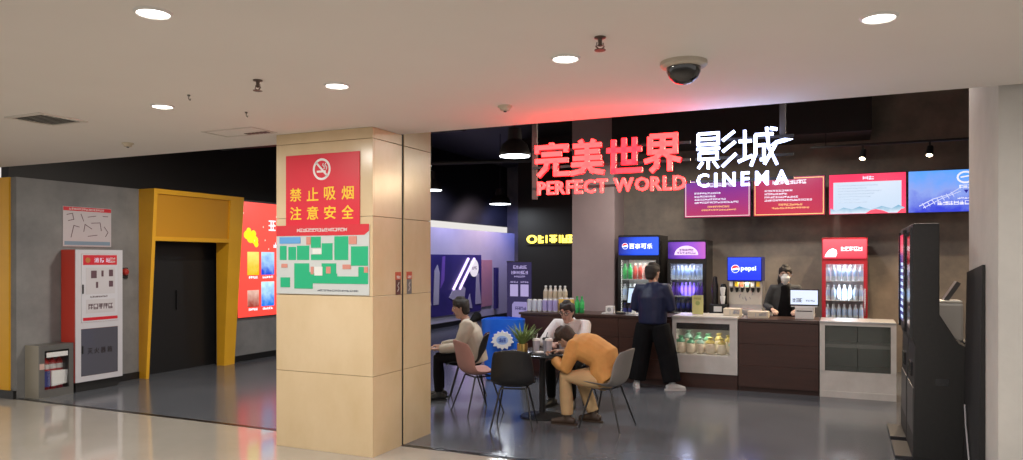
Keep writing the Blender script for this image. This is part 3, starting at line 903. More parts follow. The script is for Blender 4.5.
rc = thing('glass_case', 'empty pale stone display case with dark glass under the red fridge', 'display case', (-0.285, 10.1, 0))
fr = MB().box((0, 0, 0.0), (0.86, 0.04, 0.08)).box((0, 0.01, 0.08), (0.86, 0.04, 0.33)).box((0, 0, 0.33), (0.06, 0.04, 0.90)).box((0.80, 0, 0.33), (0.86, 0.04, 0.90)).box((0, 0, 0.90), (0.86, 0.04, 0.935))
fr.box((0, 0.04, 0), (0.02, 0.6, 0.935)).box((0.84, 0.04, 0), (0.86, 0.6, 0.935))
fr.build('surround', case_white, rc)
box('back_panel', M('case_back_grey', (0.12, 0.115, 0.11), 0.5), (0.02, 0.56, 0.0), (0.84, 0.58, 0.935), rc)
box('floor_panel', M('case_floor', (0.14, 0.13, 0.12), 0.4), (0.02, 0.04, 0.32), (0.84, 0.56, 0.335), rc)
box('shelf', case_white, (0.03, 0.06, 0.62), (0.83, 0.4, 0.665), rc)
box('glass', glass_dark, (0.06, 0.014, 0.33), (0.43, 0.02, 0.90), rc)
box('glass', glass_dark, (0.435, 0.014, 0.33), (0.80, 0.02, 0.90), rc)
box('worktop', steel, (-0.0, -0.012, 0.936), (0.86, 0.62, 0.955), rc, 0.003)

bc = thing('back_counter', 'low dark counter carrying the soda fountain behind the bar', 'counter', (-1.95, 11.62, 0))
box('carcass', MATS['carcass_dark'], (0, 0.02, 0), (1.55, 0.62, 0.87), bc)
for k in range(3):
    dr = box('door', walnut, (0.003 + k * 0.516, 0, 0.08), (0.512 + k * 0.516, 0.02, 0.86), bc, 0.002)
    box('handle', steel, (0.44 + k * 0.516, -0.015, 0.6), (0.455 + k * 0.516, 0.0, 0.75), dr)
box('worktop', steel, (0, -0.01, 0.87), (1.55, 0.64, 0.9), bc, 0.003)

# soda fountain
blue_lit = screen_mat('fountain_blue', (0.0, 0.02, 0.75), (0.01, 0.06, 1.0), 1.3, 2.5)
white_lit = glow('lit_white', (0.9, 0.93, 1.0), 1.6)
red_lit = glow('lit_red', (1.0, 0.03, 0.05), 1.3)
sf = thing('soda_fountain', 'steel soda fountain with glowing blue header behind the bar', 'soda machine', (-1.38, 11.68, 0.90))
box('cabinet', steel, (-0.25, 0.12, 0.0), (0.25, 0.5, 0.52), sf, 0.01)
box('splash_back', M('fountain_front', (0.62, 0.6, 0.55), 0.3, 0.5), (-0.24, 0.1, 0.14), (0.24, 0.12, 0.46), sf)
box('drip_tray', steel, (-0.25, -0.08, 0.0), (0.25, 0.12, 0.07), sf, 0.006)
box('header_case', M('header_blue_case', (0.01, 0.015, 0.15), 0.4), (-0.255, -0.04, 0.5), (0.255, 0.4, 0.87), sf, 0.012)
hd = box('header_face', blue_lit, (-0.24, -0.046, 0.515), (0.24, -0.04, 0.855), sf)


def cola_disc(cx_, cz_, r, y, par):
    """round red, white and blue emblem"""
    disc('emblem_rim', white_lit, par, (cx_, cz_), r, y, 0.002)
    mb = MB()
    top = [(cx_ + r * 0.9 * math.cos(a), cz_ + r * 0.9 * math.sin(a)) for a in [PI * (0.06 + 0.94 * k / 14) for k in range(15)]]
    mb.poly(top + [(cx_ - 0.3 * r, cz_ + 0.12 * r), (cx_ + 0.3 * r, cz_ + 0.3 * r)], y - 0.004, y - 0.002)
    mb.build('emblem_red', red_lit, par)
    mb = MB()
    bot = [(cx_ + r * 0.9 * math.cos(a), cz_ + r * 0.9 * math.sin(a)) for a in [-PI * (0.12 + 0.8 * k / 14) for k in range(15)]]
    mb.poly(bot + [(cx_ - 0.3 * r, cz_ - 0.32 * r), (cx_ + 0.3 * r, cz_ - 0.1 * r)], y - 0.004, y - 0.002)
    mb.build('emblem_blue', glow('lit_blue', (0.02, 0.1, 0.9), 1.0), par)


cola_disc(-0.13, 0.685, 0.06, -0.046, hd)
letters('pepsi', -0.05, 0.17, 0.64, 0.73, -0.046, glow('lit_pale_blue', (0.75, 0.9, 1.0), 1.6), hd, 0.002, 0.02, 'wordmark')
for k in range(6):
    xk = -0.195 + k * 0.078
    vb = box('valve', M('valve_grey', (0.35, 0.33, 0.3), 0.4), (xk - 0.03, -0.03, 0.40), (xk + 0.03, 0.1, 0.5), sf, 0.005)
    box('flavour_card', [white_print, yellow_print, M('card_red', (0.6, 0.1, 0.05), 0.5), M('card_teal', (0.2, 0.5, 0.5), 0.5)][k % 4], (xk - 0.025, -0.033, 0.42), (xk + 0.025, -0.03, 0.49), vb)
    MB().lathe([(0.012, 0.33), (0.022, 0.36), (0.024, 0.40)], (xk, 0.01, 0), 12).build('nozzle', black, vb, True)
mb = MB()
rs = random.Random(5)
for k in range(16):
    a, c = rs.uniform(-0.1, 0.1), rs.uniform(0.19, 0.36)
    mb.stroke([(a, c), (a + rs.uniform(-0.03, 0.03), c + 0.03)], 0.008, 0.097, 0.1)
mb.build('front_print', M('fountain_print', (0.2, 0.2, 0.3), 0.5), sf)
add_light('fountain_glow', 'AREA', (0, -0.02, 0.48), 1.2, (1, 0.85, 0.6), 0.2, parent=sf)

cd = thing('cup_dispenser', 'black cup holder tower left of the soda fountain', 'dispenser', (-1.77, 11.75, 0.90))
box('base', black, (-0.13, -0.12, 0), (0.13, 0.14, 0.14), cd, 0.008)
panel('price_card', white_print, cd, -0.06, 0.06, 0.03, 0.11, -0.12)
MB().lathe([(0.05, 0.14), (0.05, 0.42), (0.035, 0.5), (0.03, 0.56), (0.001, 0.57)], (-0.06, 0.0, 0), 16).build('tube', black_gloss, cd, True)
MB().lathe([(0.05, 0.14), (0.05, 0.4), (0.03, 0.45)], (0.065, 0.03, 0), 16).build('tube', black_gloss, cd, True)
for k, zz in enumerate((0.15, 0.28)):
    cp = MB().lathe([(0.028, 0), (0.04, 0.09), (0.041, 0.12), (0.02, 0.125)], seg=16).build('paper_cup', white_print, None, True, loc=(-1.7, 11.60 + 0.06, 0.90 + zz))
    tag(cp, ['lower white paper cup on the black cup holder', 'upper white paper cup on the black cup holder'][k], 'cup', 'paper cups by the soda fountain')

# things standing on the bar
for (a, b, c, d, h, lab) in ((-1.42, -1.2, 10.3, 10.5, 0.1, 'long cream carton lying below the soda fountain'), (-1.18, -0.92, 10.3, 10.5, 0.085, 'flat white carton at the left of the short counter')):
    bx = thing('carton', lab, 'box', ((a + b) / 2, (c + d) / 2, 0.965 if b < -1.25 else 0.95))
    z0 = 0.0
    wd = (b - a) / 2
    box('box_body', M('carton_cream', (0.62, 0.56, 0.45), 0.5), (-wd, -0.1, z0), (wd, 0.1, h), bx, 0.003)
    mb = MB().stroke([(-wd * 0.2, 0.02), (-wd * 0.2, h - 0.02)], 0.006, -0.102, -0.1)
    mb.build('side_print', M('carton_print', (0.3, 0.32, 0.4), 0.5), bx)
    scribble(wd * 0.1, wd * 0.85, 0.03, h - 0.02, -0.1, MATS['carton_print'], bx, 3, 'side_lettering')
bpy.data.objects['carton'].location = (-1.385, 10.4, 0.965)

pos = thing('register_screen', 'white cash register with bright customer screen before the masked clerk', 'screen', (-0.48, 10.38, 0.95))
box('printer_base', M('register_white', (0.7, 0.69, 0.68), 0.4), (-0.11, -0.06, 0), (0.12, 0.2, 0.16), pos, 0.01)
box('slot', dark_grey, (-0.09, -0.062, 0.10), (0.1, -0.06, 0.112), pos)
sc_ = box('display_case', black_gloss, (-0.18, -0.02, 0.17), (0.18, 0.01, 0.39), pos, 0.01)
box('display', glow('register_display', (0.72, 0.82, 1.0), 0.85), (-0.165, -0.024, 0.19), (0.165, -0.02, 0.375), sc_)
scribble(-0.14, -0.02, 0.22, 0.27, -0.024, M('screen_ink', (0.1, 0.12, 0.25), 0.5), sc_, 3, 'screen_print')
scribble(0.02, 0.13, 0.23, 0.25, -0.024, MATS['screen_ink'], sc_, 4, 'screen_print')
box('bezel_foot', MATS['register_white'], (-0.16, -0.015, 0.155), (0.16, 0.03, 0.172), pos, 0.004)

sc2 = thing('acrylic_card', 'yellow price card standing on the popcorn case', 'card', (-1.845, 10.35, 0.965))
box('foot', glass, (-0.07, -0.03, 0), (0.07, 0.05, 0.006), sc2)
cdp = box('card', M('pale_yellow_card', (0.60, 0.60, 0.26), 0.4), (-0.075, 0.0, 0.006), (0.075, 0.006, 0.27), sc2)
mb = MB().lathe([(0.001, -0.002), (0.03, -0.002), (0.03, 0.0), (0.001, 0.0)], (0, 0, 0.16), 16, axis='y')
mb.build('round_print', M('card_green', (0.3, 0.42, 0.15), 0.5), cdp)
scribble(-0.05, 0.05, 0.21, 0.235, 0.0, M('card_ink', (0.25, 0.28, 0.08), 0.5), cdp, 4)

tb = thing('order_tablet', 'tilted tablet on a white stand left of the standing man', 'tablet', (-2.76, 10.4, 0.945), -0.15)
MB().box((-0.05, -0.05, 0), (0.05, 0.06, 0.012)).box((-0.025, 0.0, 0.012), (0.025, 0.03, 0.2)).build('stand', white_paint, tb)
tbc = MB().box((-0.105, -0.01, 0.0), (0.105, 0.01, 0.25), bev=0.006).build('case', black_gloss, tb)
tbc.location = (0, -0.012, 0.14)
tbc.rotation_euler = (-0.25, 0, 0)
box('display', glow('tablet_display', (0.6, 0.78, 1.0), 0.75), (-0.085, -0.013, 0.02), (0.085, -0.0101, 0.23), tbc)
mb = MB().stroke([(-0.03, 0.09), (0.03, 0.15)], 0.02, -0.0145, -0.013).stroke([(-0.03, 0.15), (0.0, 0.12)], 0.02, -0.0145, -0.013)
mb.build('screen_print', M('tablet_print', (0.3, 0.45, 0.7), 0.5), tbc)

nb = thing('napkin_box', 'small white box at the left end by the tablet', 'box', (-3.09, 10.35, 0.945))
MB().box((-0.055, -0.06, 0), (0.055, 0.06, 0.11), bev=0.008).build('body', white_paint, nb)
disc('print', M('grey_print', (0.35, 0.35, 0.35), 0.5), nb, (0, 0.06), 0.03, -0.06)
box('ledge', white_paint, (-0.11, -0.07, 0), (-0.055, 0.06, 0.012), nb)
cr = thing('card_reader', 'flat black card reader beside the order tablet', 'card reader', (-2.93, 10.32, 0.945))
box('body', black, (-0.06, -0.05, 0), (0.06, 0.06, 0.03), cr, 0.005)
box('keypad', M('keypad_beige', (0.4, 0.34, 0.22), 0.5), (-0.045, -0.04, 0.03), (0.045, 0.02, 0.036), cr)


# bottles ----------------------------------------------------------
def bottle_mesh(kind, mats):
    mb = MB()
    if kind == 'bottle':
        mb.lathe([(0.026, 0), (0.031, 0.008), (0.031, 0.06), (0.0315, 0.062), (0.0315, 0.12), (0.031, 0.122), (0.030, 0.145), (0.013, 0.185), (0.012, 0.195), (0.015, 0.197), (0.015, 0.215), (0.001, 0.217)],
                 seg=14, mis=[0, 0, 0, 1, 1, 1, 0, 0, 0, 2, 2])
    elif kind == 'can':
        mb.lathe([(0.024, 0), (0.031, 0.008), (0.0315, 0.012), (0.0315, 0.108), (0.031, 0.112), (0.025, 0.12), (0.024, 0.122), (0.001, 0.119)], seg=14, mis=[2, 2, 1, 1, 2, 2, 2])
    elif kind == 'cup':
        mb.lathe([(0.026, 0), (0.036, 0.1), (0.038, 0.105), (0.038, 0.112), (0.03, 0.12), (0.001, 0.122)], seg=14, mis=[1, 2, 2, 2, 2])
    me_o = mb.build('bottle_source', mats, None, True)
    me = me_o.data
    bpy.data.objects.remove(me_o)
    return me


def put(me, name, loc, label, cat, group, s=1.0):
    o = bpy.data.objects.new(name, me)
    COL.objects.link(o)
    o.location = loc
    o.scale = s if isinstance(s, tuple) else (s, s, s)
    o.rotation_euler = (0, 0, random.uniform(0, 6))
    return tag(o, label, cat, group)


def bm(nm, body, label, cap, rough=0.4):
    return [M(nm + '_body', body, rough), M(nm + '_label', label, 0.35), M(nm + '_cap', cap, 0.35)]


wat = bottle_mesh('bottle', bm('water', (0.5, 0.6, 0.68), (0.35, 0.5, 0.75), (0.7, 0.75, 0.8)))
pur = bottle_mesh('bottle', bm('purple', (0.10, 0.05, 0.35), (0.12, 0.05, 0.5), (0.2, 0.1, 0.5)))
drk = bottle_mesh('bottle', bm('cola', (0.012, 0.008, 0.02), (0.02, 0.03, 0.2), (0.02, 0.03, 0.3)))
grn = bottle_mesh('bottle', bm('green', (0.03, 0.35, 0.10), (0.05, 0.5, 0.12), (0.05, 0.4, 0.1)))
red = bottle_mesh('bottle', bm('redb', (0.45, 0.08, 0.06), (0.6, 0.1, 0.08), (0.7, 0.6, 0.55)))
pnk = bottle_mesh('bottle', bm('pinkb', (0.6, 0.3, 0.28), (0.7, 0.45, 0.4), (0.7, 0.65, 0.6)))
mil = bottle_mesh('bottle', bm('milk', (0.62, 0.58, 0.52), (0.5, 0.42, 0.3), (0.7, 0.7, 0.7)))
can_w = bottle_mesh('can', bm('can_white', (0.5, 0.5, 0.55), (0.55, 0.58, 0.68), (0.6, 0.6, 0.62)))
can_p = bottle_mesh('can', bm('can_purple', (0.4, 0.35, 0.6), (0.38, 0.33, 0.62), (0.6, 0.6, 0.62)))
can_o = bottle_mesh('can', bm('can_orange', (0.7, 0.4, 0.1), (0.8, 0.5, 0.12), (0.6, 0.6, 0.62)))


# fridges ----------------------------------------------------------
def fridge(label, loc, wd, ht, hz0, hz1, body, header_mat, rows, light_col=(0.85, 0.92, 1.0), depth=0.62, gz0=0.25, margin=0.05):
    t = thing('drinks_fridge', label, 'fridge', loc, 0, 'glass door drinks fridges behind the bar')
    h = wd / 2
    sh = MB().box((-h, 0, 0.08), (-h + 0.03, depth, ht)).box((h - 0.03, 0, 0.08), (h, depth, ht)).box((-h + 0.03, depth - 0.03, 0.08), (h - 0.03, depth, ht))
    sh.box((-h + 0.03, 0, 0.08), (h - 0.03, depth - 0.03, 0.2)).box((-h + 0.03, 0.0, hz0 - 0.05), (h - 0.03, depth - 0.03, ht))
    sh.build('body', body, t, bevel=0.004)
    for sx in (-1, 1):
        for sy in (0.06, depth - 0.06):
            MB().lathe([(0.02, 0), (0.015, 0.08)], (sx * (h - 0.06), sy, 0), 10).build('foot', black, t)
    box('lining', M('fridge_lining', (0.7, 0.72, 0.74), 0.5), (-h + 0.03, depth - 0.035, 0.2), (h - 0.03, depth - 0.031, hz0 - 0.05), t)
    for sx in (-1, 1):
        xa = sx * (h - 0.035)
        box('light_strip', glow('fridge_strip', light_col, 3.0), (xa - 0.005, 0.04, 0.3), (xa + 0.005, 0.055, hz0 - 0.08), t)
    hd_ = MB().box((-h + 0.012, -0.045, hz0), (h - 0.012, 0.0, hz1), bev=0.02).build('header', header_mat, t)
    dr = thing_part = MB()
    z1 = hz0 - 0.03
    dr.box((-h + 0.005, -0.035, 0.16), (-h + 0.005 + margin, -0.003, z1)).box((h - 0.005 - margin, -0.035, 0.16), (h - 0.005, -0.003, z1))
    dr.box((-h + 0.005 + margin, -0.035, z1 - margin), (h - 0.005 - margin, -0.003, z1)).box((-h + 0.005 + margin, -0.035, 0.16), (h - 0.005 - margin, -0.003, 0.16 + margin))
    do = dr.build('door', body, t)
    box('glass', glass, (-h + 0.005 + margin, -0.022, 0.16 + margin), (h - 0.005 - margin, -0.018, z1 - margin), do)
    box('handle', chrome, (h - 0.045, -0.055, 0.9), (h - 0.03, -0.035, 1.3), do)
    add_light('fridge_light', 'AREA', (0, 0.14, hz0 - 0.07), 5.0, light_col, 0.3, parent=t)
    add_light('fridge_light', 'AREA', (0, 0.06, 1.25), 1.0, light_col, 0.25, rot=(PI / 2, 0, 0), parent=t)
    for (zs, kinds, s, lab, grp) in rows:
        box('shelf', M('shelf_wire', (0.6, 0.62, 0.65), 0.35, 0.4), (-h + 0.032, 0.04, zs - 0.012), (h - 0.032, depth - 0.06, zs), t)
        n = int((wd - 0.09) / (0.066 * s))
        for k in range(n):
            kk = kinds[k * len(kinds) // n]
            xx = -h + 0.045 + (k + 0.5) * (wd - 0.09) / n
            put(kk[0], 'drink_bottle' if kk[2] == 'bottle' else 'drink_can', (loc[0] + xx, loc[1] + 0.1, zs + 0.0005), '%s bottle from the left, %s, %s' % (ORD[k], kk[1], lab), kk[2], '%s %s' % (kk[1], grp), s)
    return t, hd_


B = 'bottle'
blue_hd = screen_mat('header_blue', (0.005, 0.01, 0.25), (0.03, 0.12, 0.85), 1.0, 2.0, axis=0, noise=0.6, c3=(0.02, 0.1, 0.9))
t1, h1 = fridge('black drinks fridge with blue header, leftmost beside the mauve column', (-3.11, 12.05, 0), 0.7, 2.13, 1.80, 2.10, black_gloss, blue_hd,
                [(1.40, [(grn, 'green', B), (red, 'red', B), (pnk, 'pink', B), (red, 'red', B)], 1.2, 'on the top shelf of the blue fridge', 'bottles blue fridge top'),
                 (1.06, [(wat, 'clear', B), (wat, 'clear', B), (grn, 'green', B), (pnk, 'pink', B)], 1.2, 'on the second shelf of the blue fridge', 'bottles blue fridge second'),
                 (0.74, [(drk, 'dark', B), (red, 'red', B)], 1.2, 'on the third shelf of the blue fridge', 'bottles blue fridge third')], (1.0, 0.97, 0.9))
cola_disc(-0.22, 1.95, 0.05, -0.046, h1)
for i, c in enumerate('百事可乐'):
    letters(c, -0.15 + i * 0.1, -0.06 + i * 0.1, 1.905, 1.99, -0.046, white_lit, h1, 0.002, 0.02, 'character')
pur_hd = screen_mat('header_purple', (0.05, 0.01, 0.25), (0.55, 0.12, 0.6), 1.0, 3.0, axis=0, noise=0.7, c3=(0.3, 0.08, 0.7))
t2, h2 = fridge('black drinks fridge with purple header right of the standing man', (-2.32, 12.05, 0), 0.62, 2.04, 1.74, 2.01, black_gloss, pur_hd,
                [(1.41, [(wat, 'clear', B)], 1.0, 'on the top shelf of the purple fridge', 'bottles purple fridge top'),
                 (1.14, [(pur, 'purple', B)], 1.0, 'on the second shelf of the purple fridge', 'bottles purple fridge second'),
                 (0.87, [(drk, 'dark', B)], 1.05, 'on the third shelf of the purple fridge', 'bottles purple fridge third')], (0.62, 0.68, 1.0))
mb = MB().poly([(0.19 * math.cos(PI * k / 20), 1.80 + 0.15 * math.sin(PI * k / 20)) for k in range(21)], -0.048, -0.045)
arc = mb.build('arch_panel', glow('arch_lilac', (0.8, 0.6, 0.95), 1.0), h2)
scribble(-0.12, 0.12, 1.86, 1.9, -0.048, M('arch_ink', (0.25, 0.05, 0.3), 0.5), arc, 6)
scribble(-0.15, 0.15, 1.815, 1.85, -0.048, MATS['arch_ink'], arc, 7)
red_hd = screen_mat('header_red', (0.85, 0.05, 0.09), (1.0, 0.16, 0.2), 1.0, 2.0, noise=0.3)
fr_red = M('fridge_red', (0.42, 0.015, 0.03), 0.3)
t3, h3 = fridge('red drinks fridge with glowing red header behind the empty glass case', (0.0, 12.05, 0), 0.62, 2.05, 1.74, 2.03, fr_red, red_hd,
                [(1.41, [(wat, 'clear', B)], 1.05, 'on the top shelf of the red fridge', 'bottles red fridge top'),
                 (1.12, [(wat, 'clear', B)], 1.05, 'on the second shelf of the red fridge', 'bottles red fridge second'),
                 (0.83, [(wat, 'clear', B)], 1.05, 'on the third shelf of the red fridge', 'bottles red fridge third')])
mb = MB().poly([(-0.27, 1.765), (-0.25, 1.82), (-0.21, 1.87), (-0.16, 1.895), (-0.11, 1.87), (-0.1, 1.82), (-0.12, 1.765)], -0.047, -0.045)
mb.build('white_patch', white_lit, h3)
scribble(-0.05, 0.24, 1.855, 1.915, -0.045, white_lit, h3, 5)

# bottles and cans at the left end of the bar
rs = random.Random(11)
for k in range(5):
    put(mil, 'milk_tea_bottle', (-4.16 + k * 0.078, 10.52, 1.071), '%s pale bottle from the left in the raised rear row on the bar' % ORD[k], 'bottle', 'raised pale bottles on the bar', 1.2)
stn = thing('bottle_riser', 'small dark riser under the pale bottles on the bar', 'stand', (-4.0, 10.52, 0.945))
box('deck', black, (-0.26, -0.06, 0.105), (0.26, 0.07, 0.125), stn)
for sx in (-0.25, 0.25):
    box('support', black, (sx - 0.01, -0.06, 0), (sx + 0.01, 0.07, 0.105), stn)
for k in range(3):
    put(can_w, 'drink_can', (-4.35 + k * 0.083, 10.34, 0.945), '%s white drink can from the left end of the bar' % ORD[k], 'can', 'white cans on the bar', (1.25, 1.25, 1.5))
for k in range(3):
    put(can_p, 'drink_can', (-4.10 + k * 0.083, 10.34, 0.945), '%s lilac can right of the white cans on the bar' % ORD[k], 'can', 'lilac cans on the bar', (1.25, 1.25, 1.55))
for k in range(3):
    put(can_o, 'drink_can', (-3.85 + k * 0.083, 10.36, 0.945), '%s tall orange can right of the lilac cans on the bar' % ORD[k], 'can', 'orange cans on the bar', (1.25, 1.25, 1.75))
for k in range(2):
    put(grn, 'drink_bottle', (-3.6 + k * 0.075, 10.36, 0.945), ['left of the two green bottles beside the orange cans', 'right of the two green bottles beside the orange cans'][k], 'bottle', 'green bottles on the bar', 1.12)

# ------------------------------------------------------------------ menu screens
TVS = [(-1.885, 'purple menu screen under the lit word in white, leftmost of four'), (-0.795, 'red menu screen with white lines, second from left'),
       (0.305, 'red framed pale notice screen, third from left'), (1.375, 'blue landscape menu screen at the right end of the row')]
m_tv = [screen_mat('tv_purple', (0.42, 0.02, 0.10), (0.16, 0.03, 0.30), 1.05, 2.0, axis=2, noise=0.5), screen_mat('tv_red', (0.50, 0.015, 0.05), (0.40, 0.015, 0.10), 1.05, 2.0, noise=0.5),
        screen_mat('tv_rose', (0.85, 0.05, 0.15), (0.80, 0.03, 0.10), 1.15, 2.0, noise=0.4), screen_mat('tv_blue', (0.03, 0.05, 0.65), (0.10, 0.35, 0.95), 1.0, 5.0, noise=0.9, c3=(0.25, 0.35, 0.8))]
tv_w = glow('tv_white', (0.75, 0.75, 0.9), 1.0)
tv_g = glow('tv_gold', (0.85, 0.5, 0.2), 0.9)
for i, (uc, lab) in enumerate(TVS):
    t = thing('menu_screen', lab, 'screen', (uc, 12.3, 2.405), 0, 'menu screens above the bar')
    box('casing', black, (-0.528, 0, 0), (0.528, 0.06, 0.62), t, 0.004)
    box('wall_arm', black_metal, (-0.1, 0.06, 0.2), (0.1, 0.499, 0.42), t)
    dsp = box('display', m_tv[i], (-0.518, -0.004, 0.01), (0.518, 0, 0.61), t)
    if i < 2:
        mb = MB().stroke([(-0.5, 0.03), (0.5, 0.03), (0.5, 0.59), (-0.5, 0.59)], 0.012, -0.006, -0.004, close=True)
        mb.build('border', tv_g if i else glow('tv_border', (0.7, 0.5, 0.55), 0.9), dsp)
        scribble(-0.24, 0.26, 0.50, 0.56, -0.004, tv_w, dsp, 8, 'heading')
        for k, (wd, z) in enumerate(((0.42, 0.40), (0.34, 0.35), (0.5, 0.30), (0.7, 0.25))):
            scribble(-0.36, -0.36 + wd, z - 0.014, z + 0.014, -0.004, tv_w, dsp, int(wd / 0.04), 'text_line')
        scribble(-0.15, 0.2, 0.165, 0.195, -0.004, tv_g, dsp, 9, 'text_line')
        scribble(-0.25, 0.3, 0.115, 0.14, -0.004, tv_g, dsp, 14, 'text_line')
    elif i == 2:
        sh_ = box('pale_sheet', screen_mat('tv_sheet', (0.60, 0.74, 0.92), (0.70, 0.80, 0.95), 0.9, 3.0), (-0.46, -0.006, 0.05), (0.46, -0.004, 0.49), dsp)
        scribble(-0.06, 0.1, 0.52, 0.575, -0.004, tv_w, dsp, 2, 'heading')
        for k in range(7):
            wd = (0.55, 0.4, 0.6, 0.5, 0.45, 0.3, 0.4)[k]
            scribble(-0.40, -0.40 + wd, 0.43 - k * 0.042, 0.445 - k * 0.042, -0.006, glow('tv_line', (0.38, 0.48, 0.62), 0.8), sh_, int(wd / 0.025), 'text_line')
        mb = MB().poly([(-0.5, 0.015), (-0.5, 0.1), (-0.42, 0.06), (-0.32, 0.11), (-0.2, 0.08), (-0.1, 0.12), (0.05, 0.07), (0.2, 0.12), (0.33, 0.08), (0.42, 0.13), (0.5, 0.09), (0.5, 0.015)], -0.008, -0.006)
        mb.build('mountains', screen_mat('tv_hills', (0.75, 0.85, 0.95), (0.12, 0.40, 0.62), 0.9, 12.0, noise=0.6), sh_)
        MB().poly([(-0.02, 0.012), (0.05, 0.06), (0.12, 0.075), (0.22, 0.05), (0.3, 0.012)], -0.009, -0.008).poly([(0.4, 0.012), (0.46, 0.07), (0.51, 0.08), (0.51, 0.012)], -0.009, -0.008).build('red_roofs', glow('tv_redroof', (0.9, 0.06, 0.12), 0.9), sh_)
    else:
        mb = MB()
        for k in range(14):
            a0, a1 = 2 * PI * k / 14, 2 * PI * (k + 1) / 14
            mb.poly([(0.2 + 0.11 * math.cos(a0), 0.5 + 0.09 * math.sin(a0)), (0.2 + 0.11 * math.cos(a1), 0.5 + 0.09 * math.sin(a1)), (0.2 + 0.085 * math.cos(a1), 0.5 + 0.065 * math.sin(a1)),
                     (0.2 + 0.085 * math.cos(a0), 0.5 + 0.065 * math.sin(a0))], -0.006, -0.004)
        mb.stroke([(0.14, 0.5), (0.26, 0.52)], 0.02, -0.006, -0.004)
        mb.build('emblem', tv_w, dsp)
        scribble(0.12, 0.28, 0.34, 0.39, -0.004, tv_w, dsp, 3)
        MB().poly([(0.18, 0.32), (0.24, 0.32), (0.21, 0.27)], -0.006, -0.004).build('arrow', glow('tv_navy', (0.02, 0.02, 0.3), 0.8), dsp)
        scribble(-0.15, 0.46, 0.11, 0.165, -0.004, tv_w, dsp, 9)
        scribble(0.1, 0.35, 0.19, 0.215, -0.004, tv_w, dsp, 6)
        mb = MB().stroke([(-0.38, 0.1), (-0.2, 0.2), (0.0, 0.26), (0.12, 0.34)], 0.012, -0.006, -0.004).stroke([(-0.33, 0.07), (-0.1, 0.2), (0.14, 0.3)], 0.01, -0.006, -0.004)
        for k in range(7):
            mb.stroke([(-0.34 + k * 0.06, 0.14 + k * 0.026), (-0.30 + k * 0.06, 0.07 + k * 0.026)], 0.01, -0.006, -0.004)
        mb.build('white_curve', glow('tv_haze', (0.6, 0.65, 0.95), 0.8), dsp)

# track spotlights above the screens
tr = thing('lighting_track', 'thin black lighting track above the right hand menu screens', 'lighting track', (0.85, 11.75, 3.36))
box('rail', black, (-1.3, -0.02, 0), (1.2, 0.02, 0.03), tr)
for hx in (-1.1, 1.0):
    box('drop_rod', black, (hx - 0.006, -0.006, 0.03), (hx + 0.006, 0.006, 1.24), tr)
spot_on = glow('spot_lens', (1.0, 0.82, 0.55), 14.0)
for uc, lab in ((0.24, 'left of the two lit spotlights above the menu screens'), (1.08, 'right of the two lit spotlights above the menu screens')):
    t = thing('track_spotlight', lab, 'spotlight', (uc, 11.75, 3.36), 0, 'track spotlights')
    box('bracket', black, (-0.012, -0.012, -0.07), (0.012, 0.012, 0), t)
    hd_ = MB().lathe([(0.02, 0.08), (0.04, 0.075), (0.045, -0.06), (0.04, -0.065)], (0, 0, 0), 16).build('lamp_head', black_metal, t, True)
    hd_.location = (0, -0.0, -0.13)
    hd_.rotation_euler = (-0.45, 0.15, 0)
    MB().lathe([(0.001, -0.068), (0.038, -0.068), (0.038, -0.062), (0.001, -0.062)], seg=16).build('lens', spot_on, hd_)
    add_light('spot_beam', 'SPOT', (0, 0, -0.08), 230, (1.0, 0.76, 0.48), 0.04, spot=2.9, parent=hd_, blend=0.9)

# pendants
pend_m = M('pendant_shade', (0.02, 0.02, 0.02), 0.4)
pend_on = glow('pendant_glow', (0.88, 0.94, 1.0), 7.0)
for uc, vc, zc, r, lab in ((-3.7, 8.32, 3.0, 0.195, 'black hanging lamp with white disc left of the red sign, the larger one'),
                           (-7.18, 15.32, 3.0, 0.25, 'black hanging lamp lower and farther behind, above the mural'),
                           (-6.9, 11.76, 3.0, 0.2, 'black hanging lamp just peeping past the marble column')):
    t = thing('pendant_lamp', lab, 'lamp', (uc, vc, zc), 0, 'hanging lamps in the lobby')
    MB().lathe([(r, 0), (r * 1.02, 0.02), (r * 0.95, 0.06), (r * 0.8, 0.14), (r * 0.45, 0.2), (r * 0.4, 0.34), (0.02, 0.36)], seg=28).build('shade', pend_m, t, True)
    MB().lathe([(0.001, -0.006), (r * 0.95, -0.006), (r * 0.95, 0.0), (0.001, 0.0)], seg=28).build('diffuser', pend_on, t)
    MB().tube([(0, 0, 0.36), (0, 0, 4.6 - zc)], 0.008, 6).build('rod', black, t)
    add_light('pendant_light', 'AREA', (0, 0, -0.02), PENDANT_W * (0.8 if vc > 10 else 1.3), (0.88, 0.94, 1.0), r * 1.6, parent=t)

# ------------------------------------------------------------------ lounge at the back left: mural, stand, yellow sign
mu = thing('wall_mural', 'dark blue wall mural with diagonal light tubes and white figures', 'mural', (-9.35, 15.2, 0.0), PI / 2)
navy = M('mural_navy', (0.03, 0.025, 0.16), 0.5, var=(0.05, 0.035, 0.22), scale=1.0)
box('backing', navy, (0, -0.04, 0.3), (3.42, 0, 1.86), mu)
vio = glow('tube_violet', (0.75, 0.55, 1.0), 1.6)
for a in (1.75, 2.1):
    MB().tube([(a, -0.06, 0.95), (a + 0.85, -0.06, 1.76)], 0.035, 8).build('light_tube', vio, mu)
disc('round_plaque', glow('plaque_white', (0.85, 0.8, 0.85), 0.7), mu, (2.95, 1.50), 0.24, -0.04, 0.03)
scribble(2.8, 3.1, 1.46, 1.54, -0.07, M('plaque_ink', (0.3, 0.15, 0.3), 0.5), mu, 3)
mw = M('mural_white', (0.5, 0.48, 0.6), 0.5)
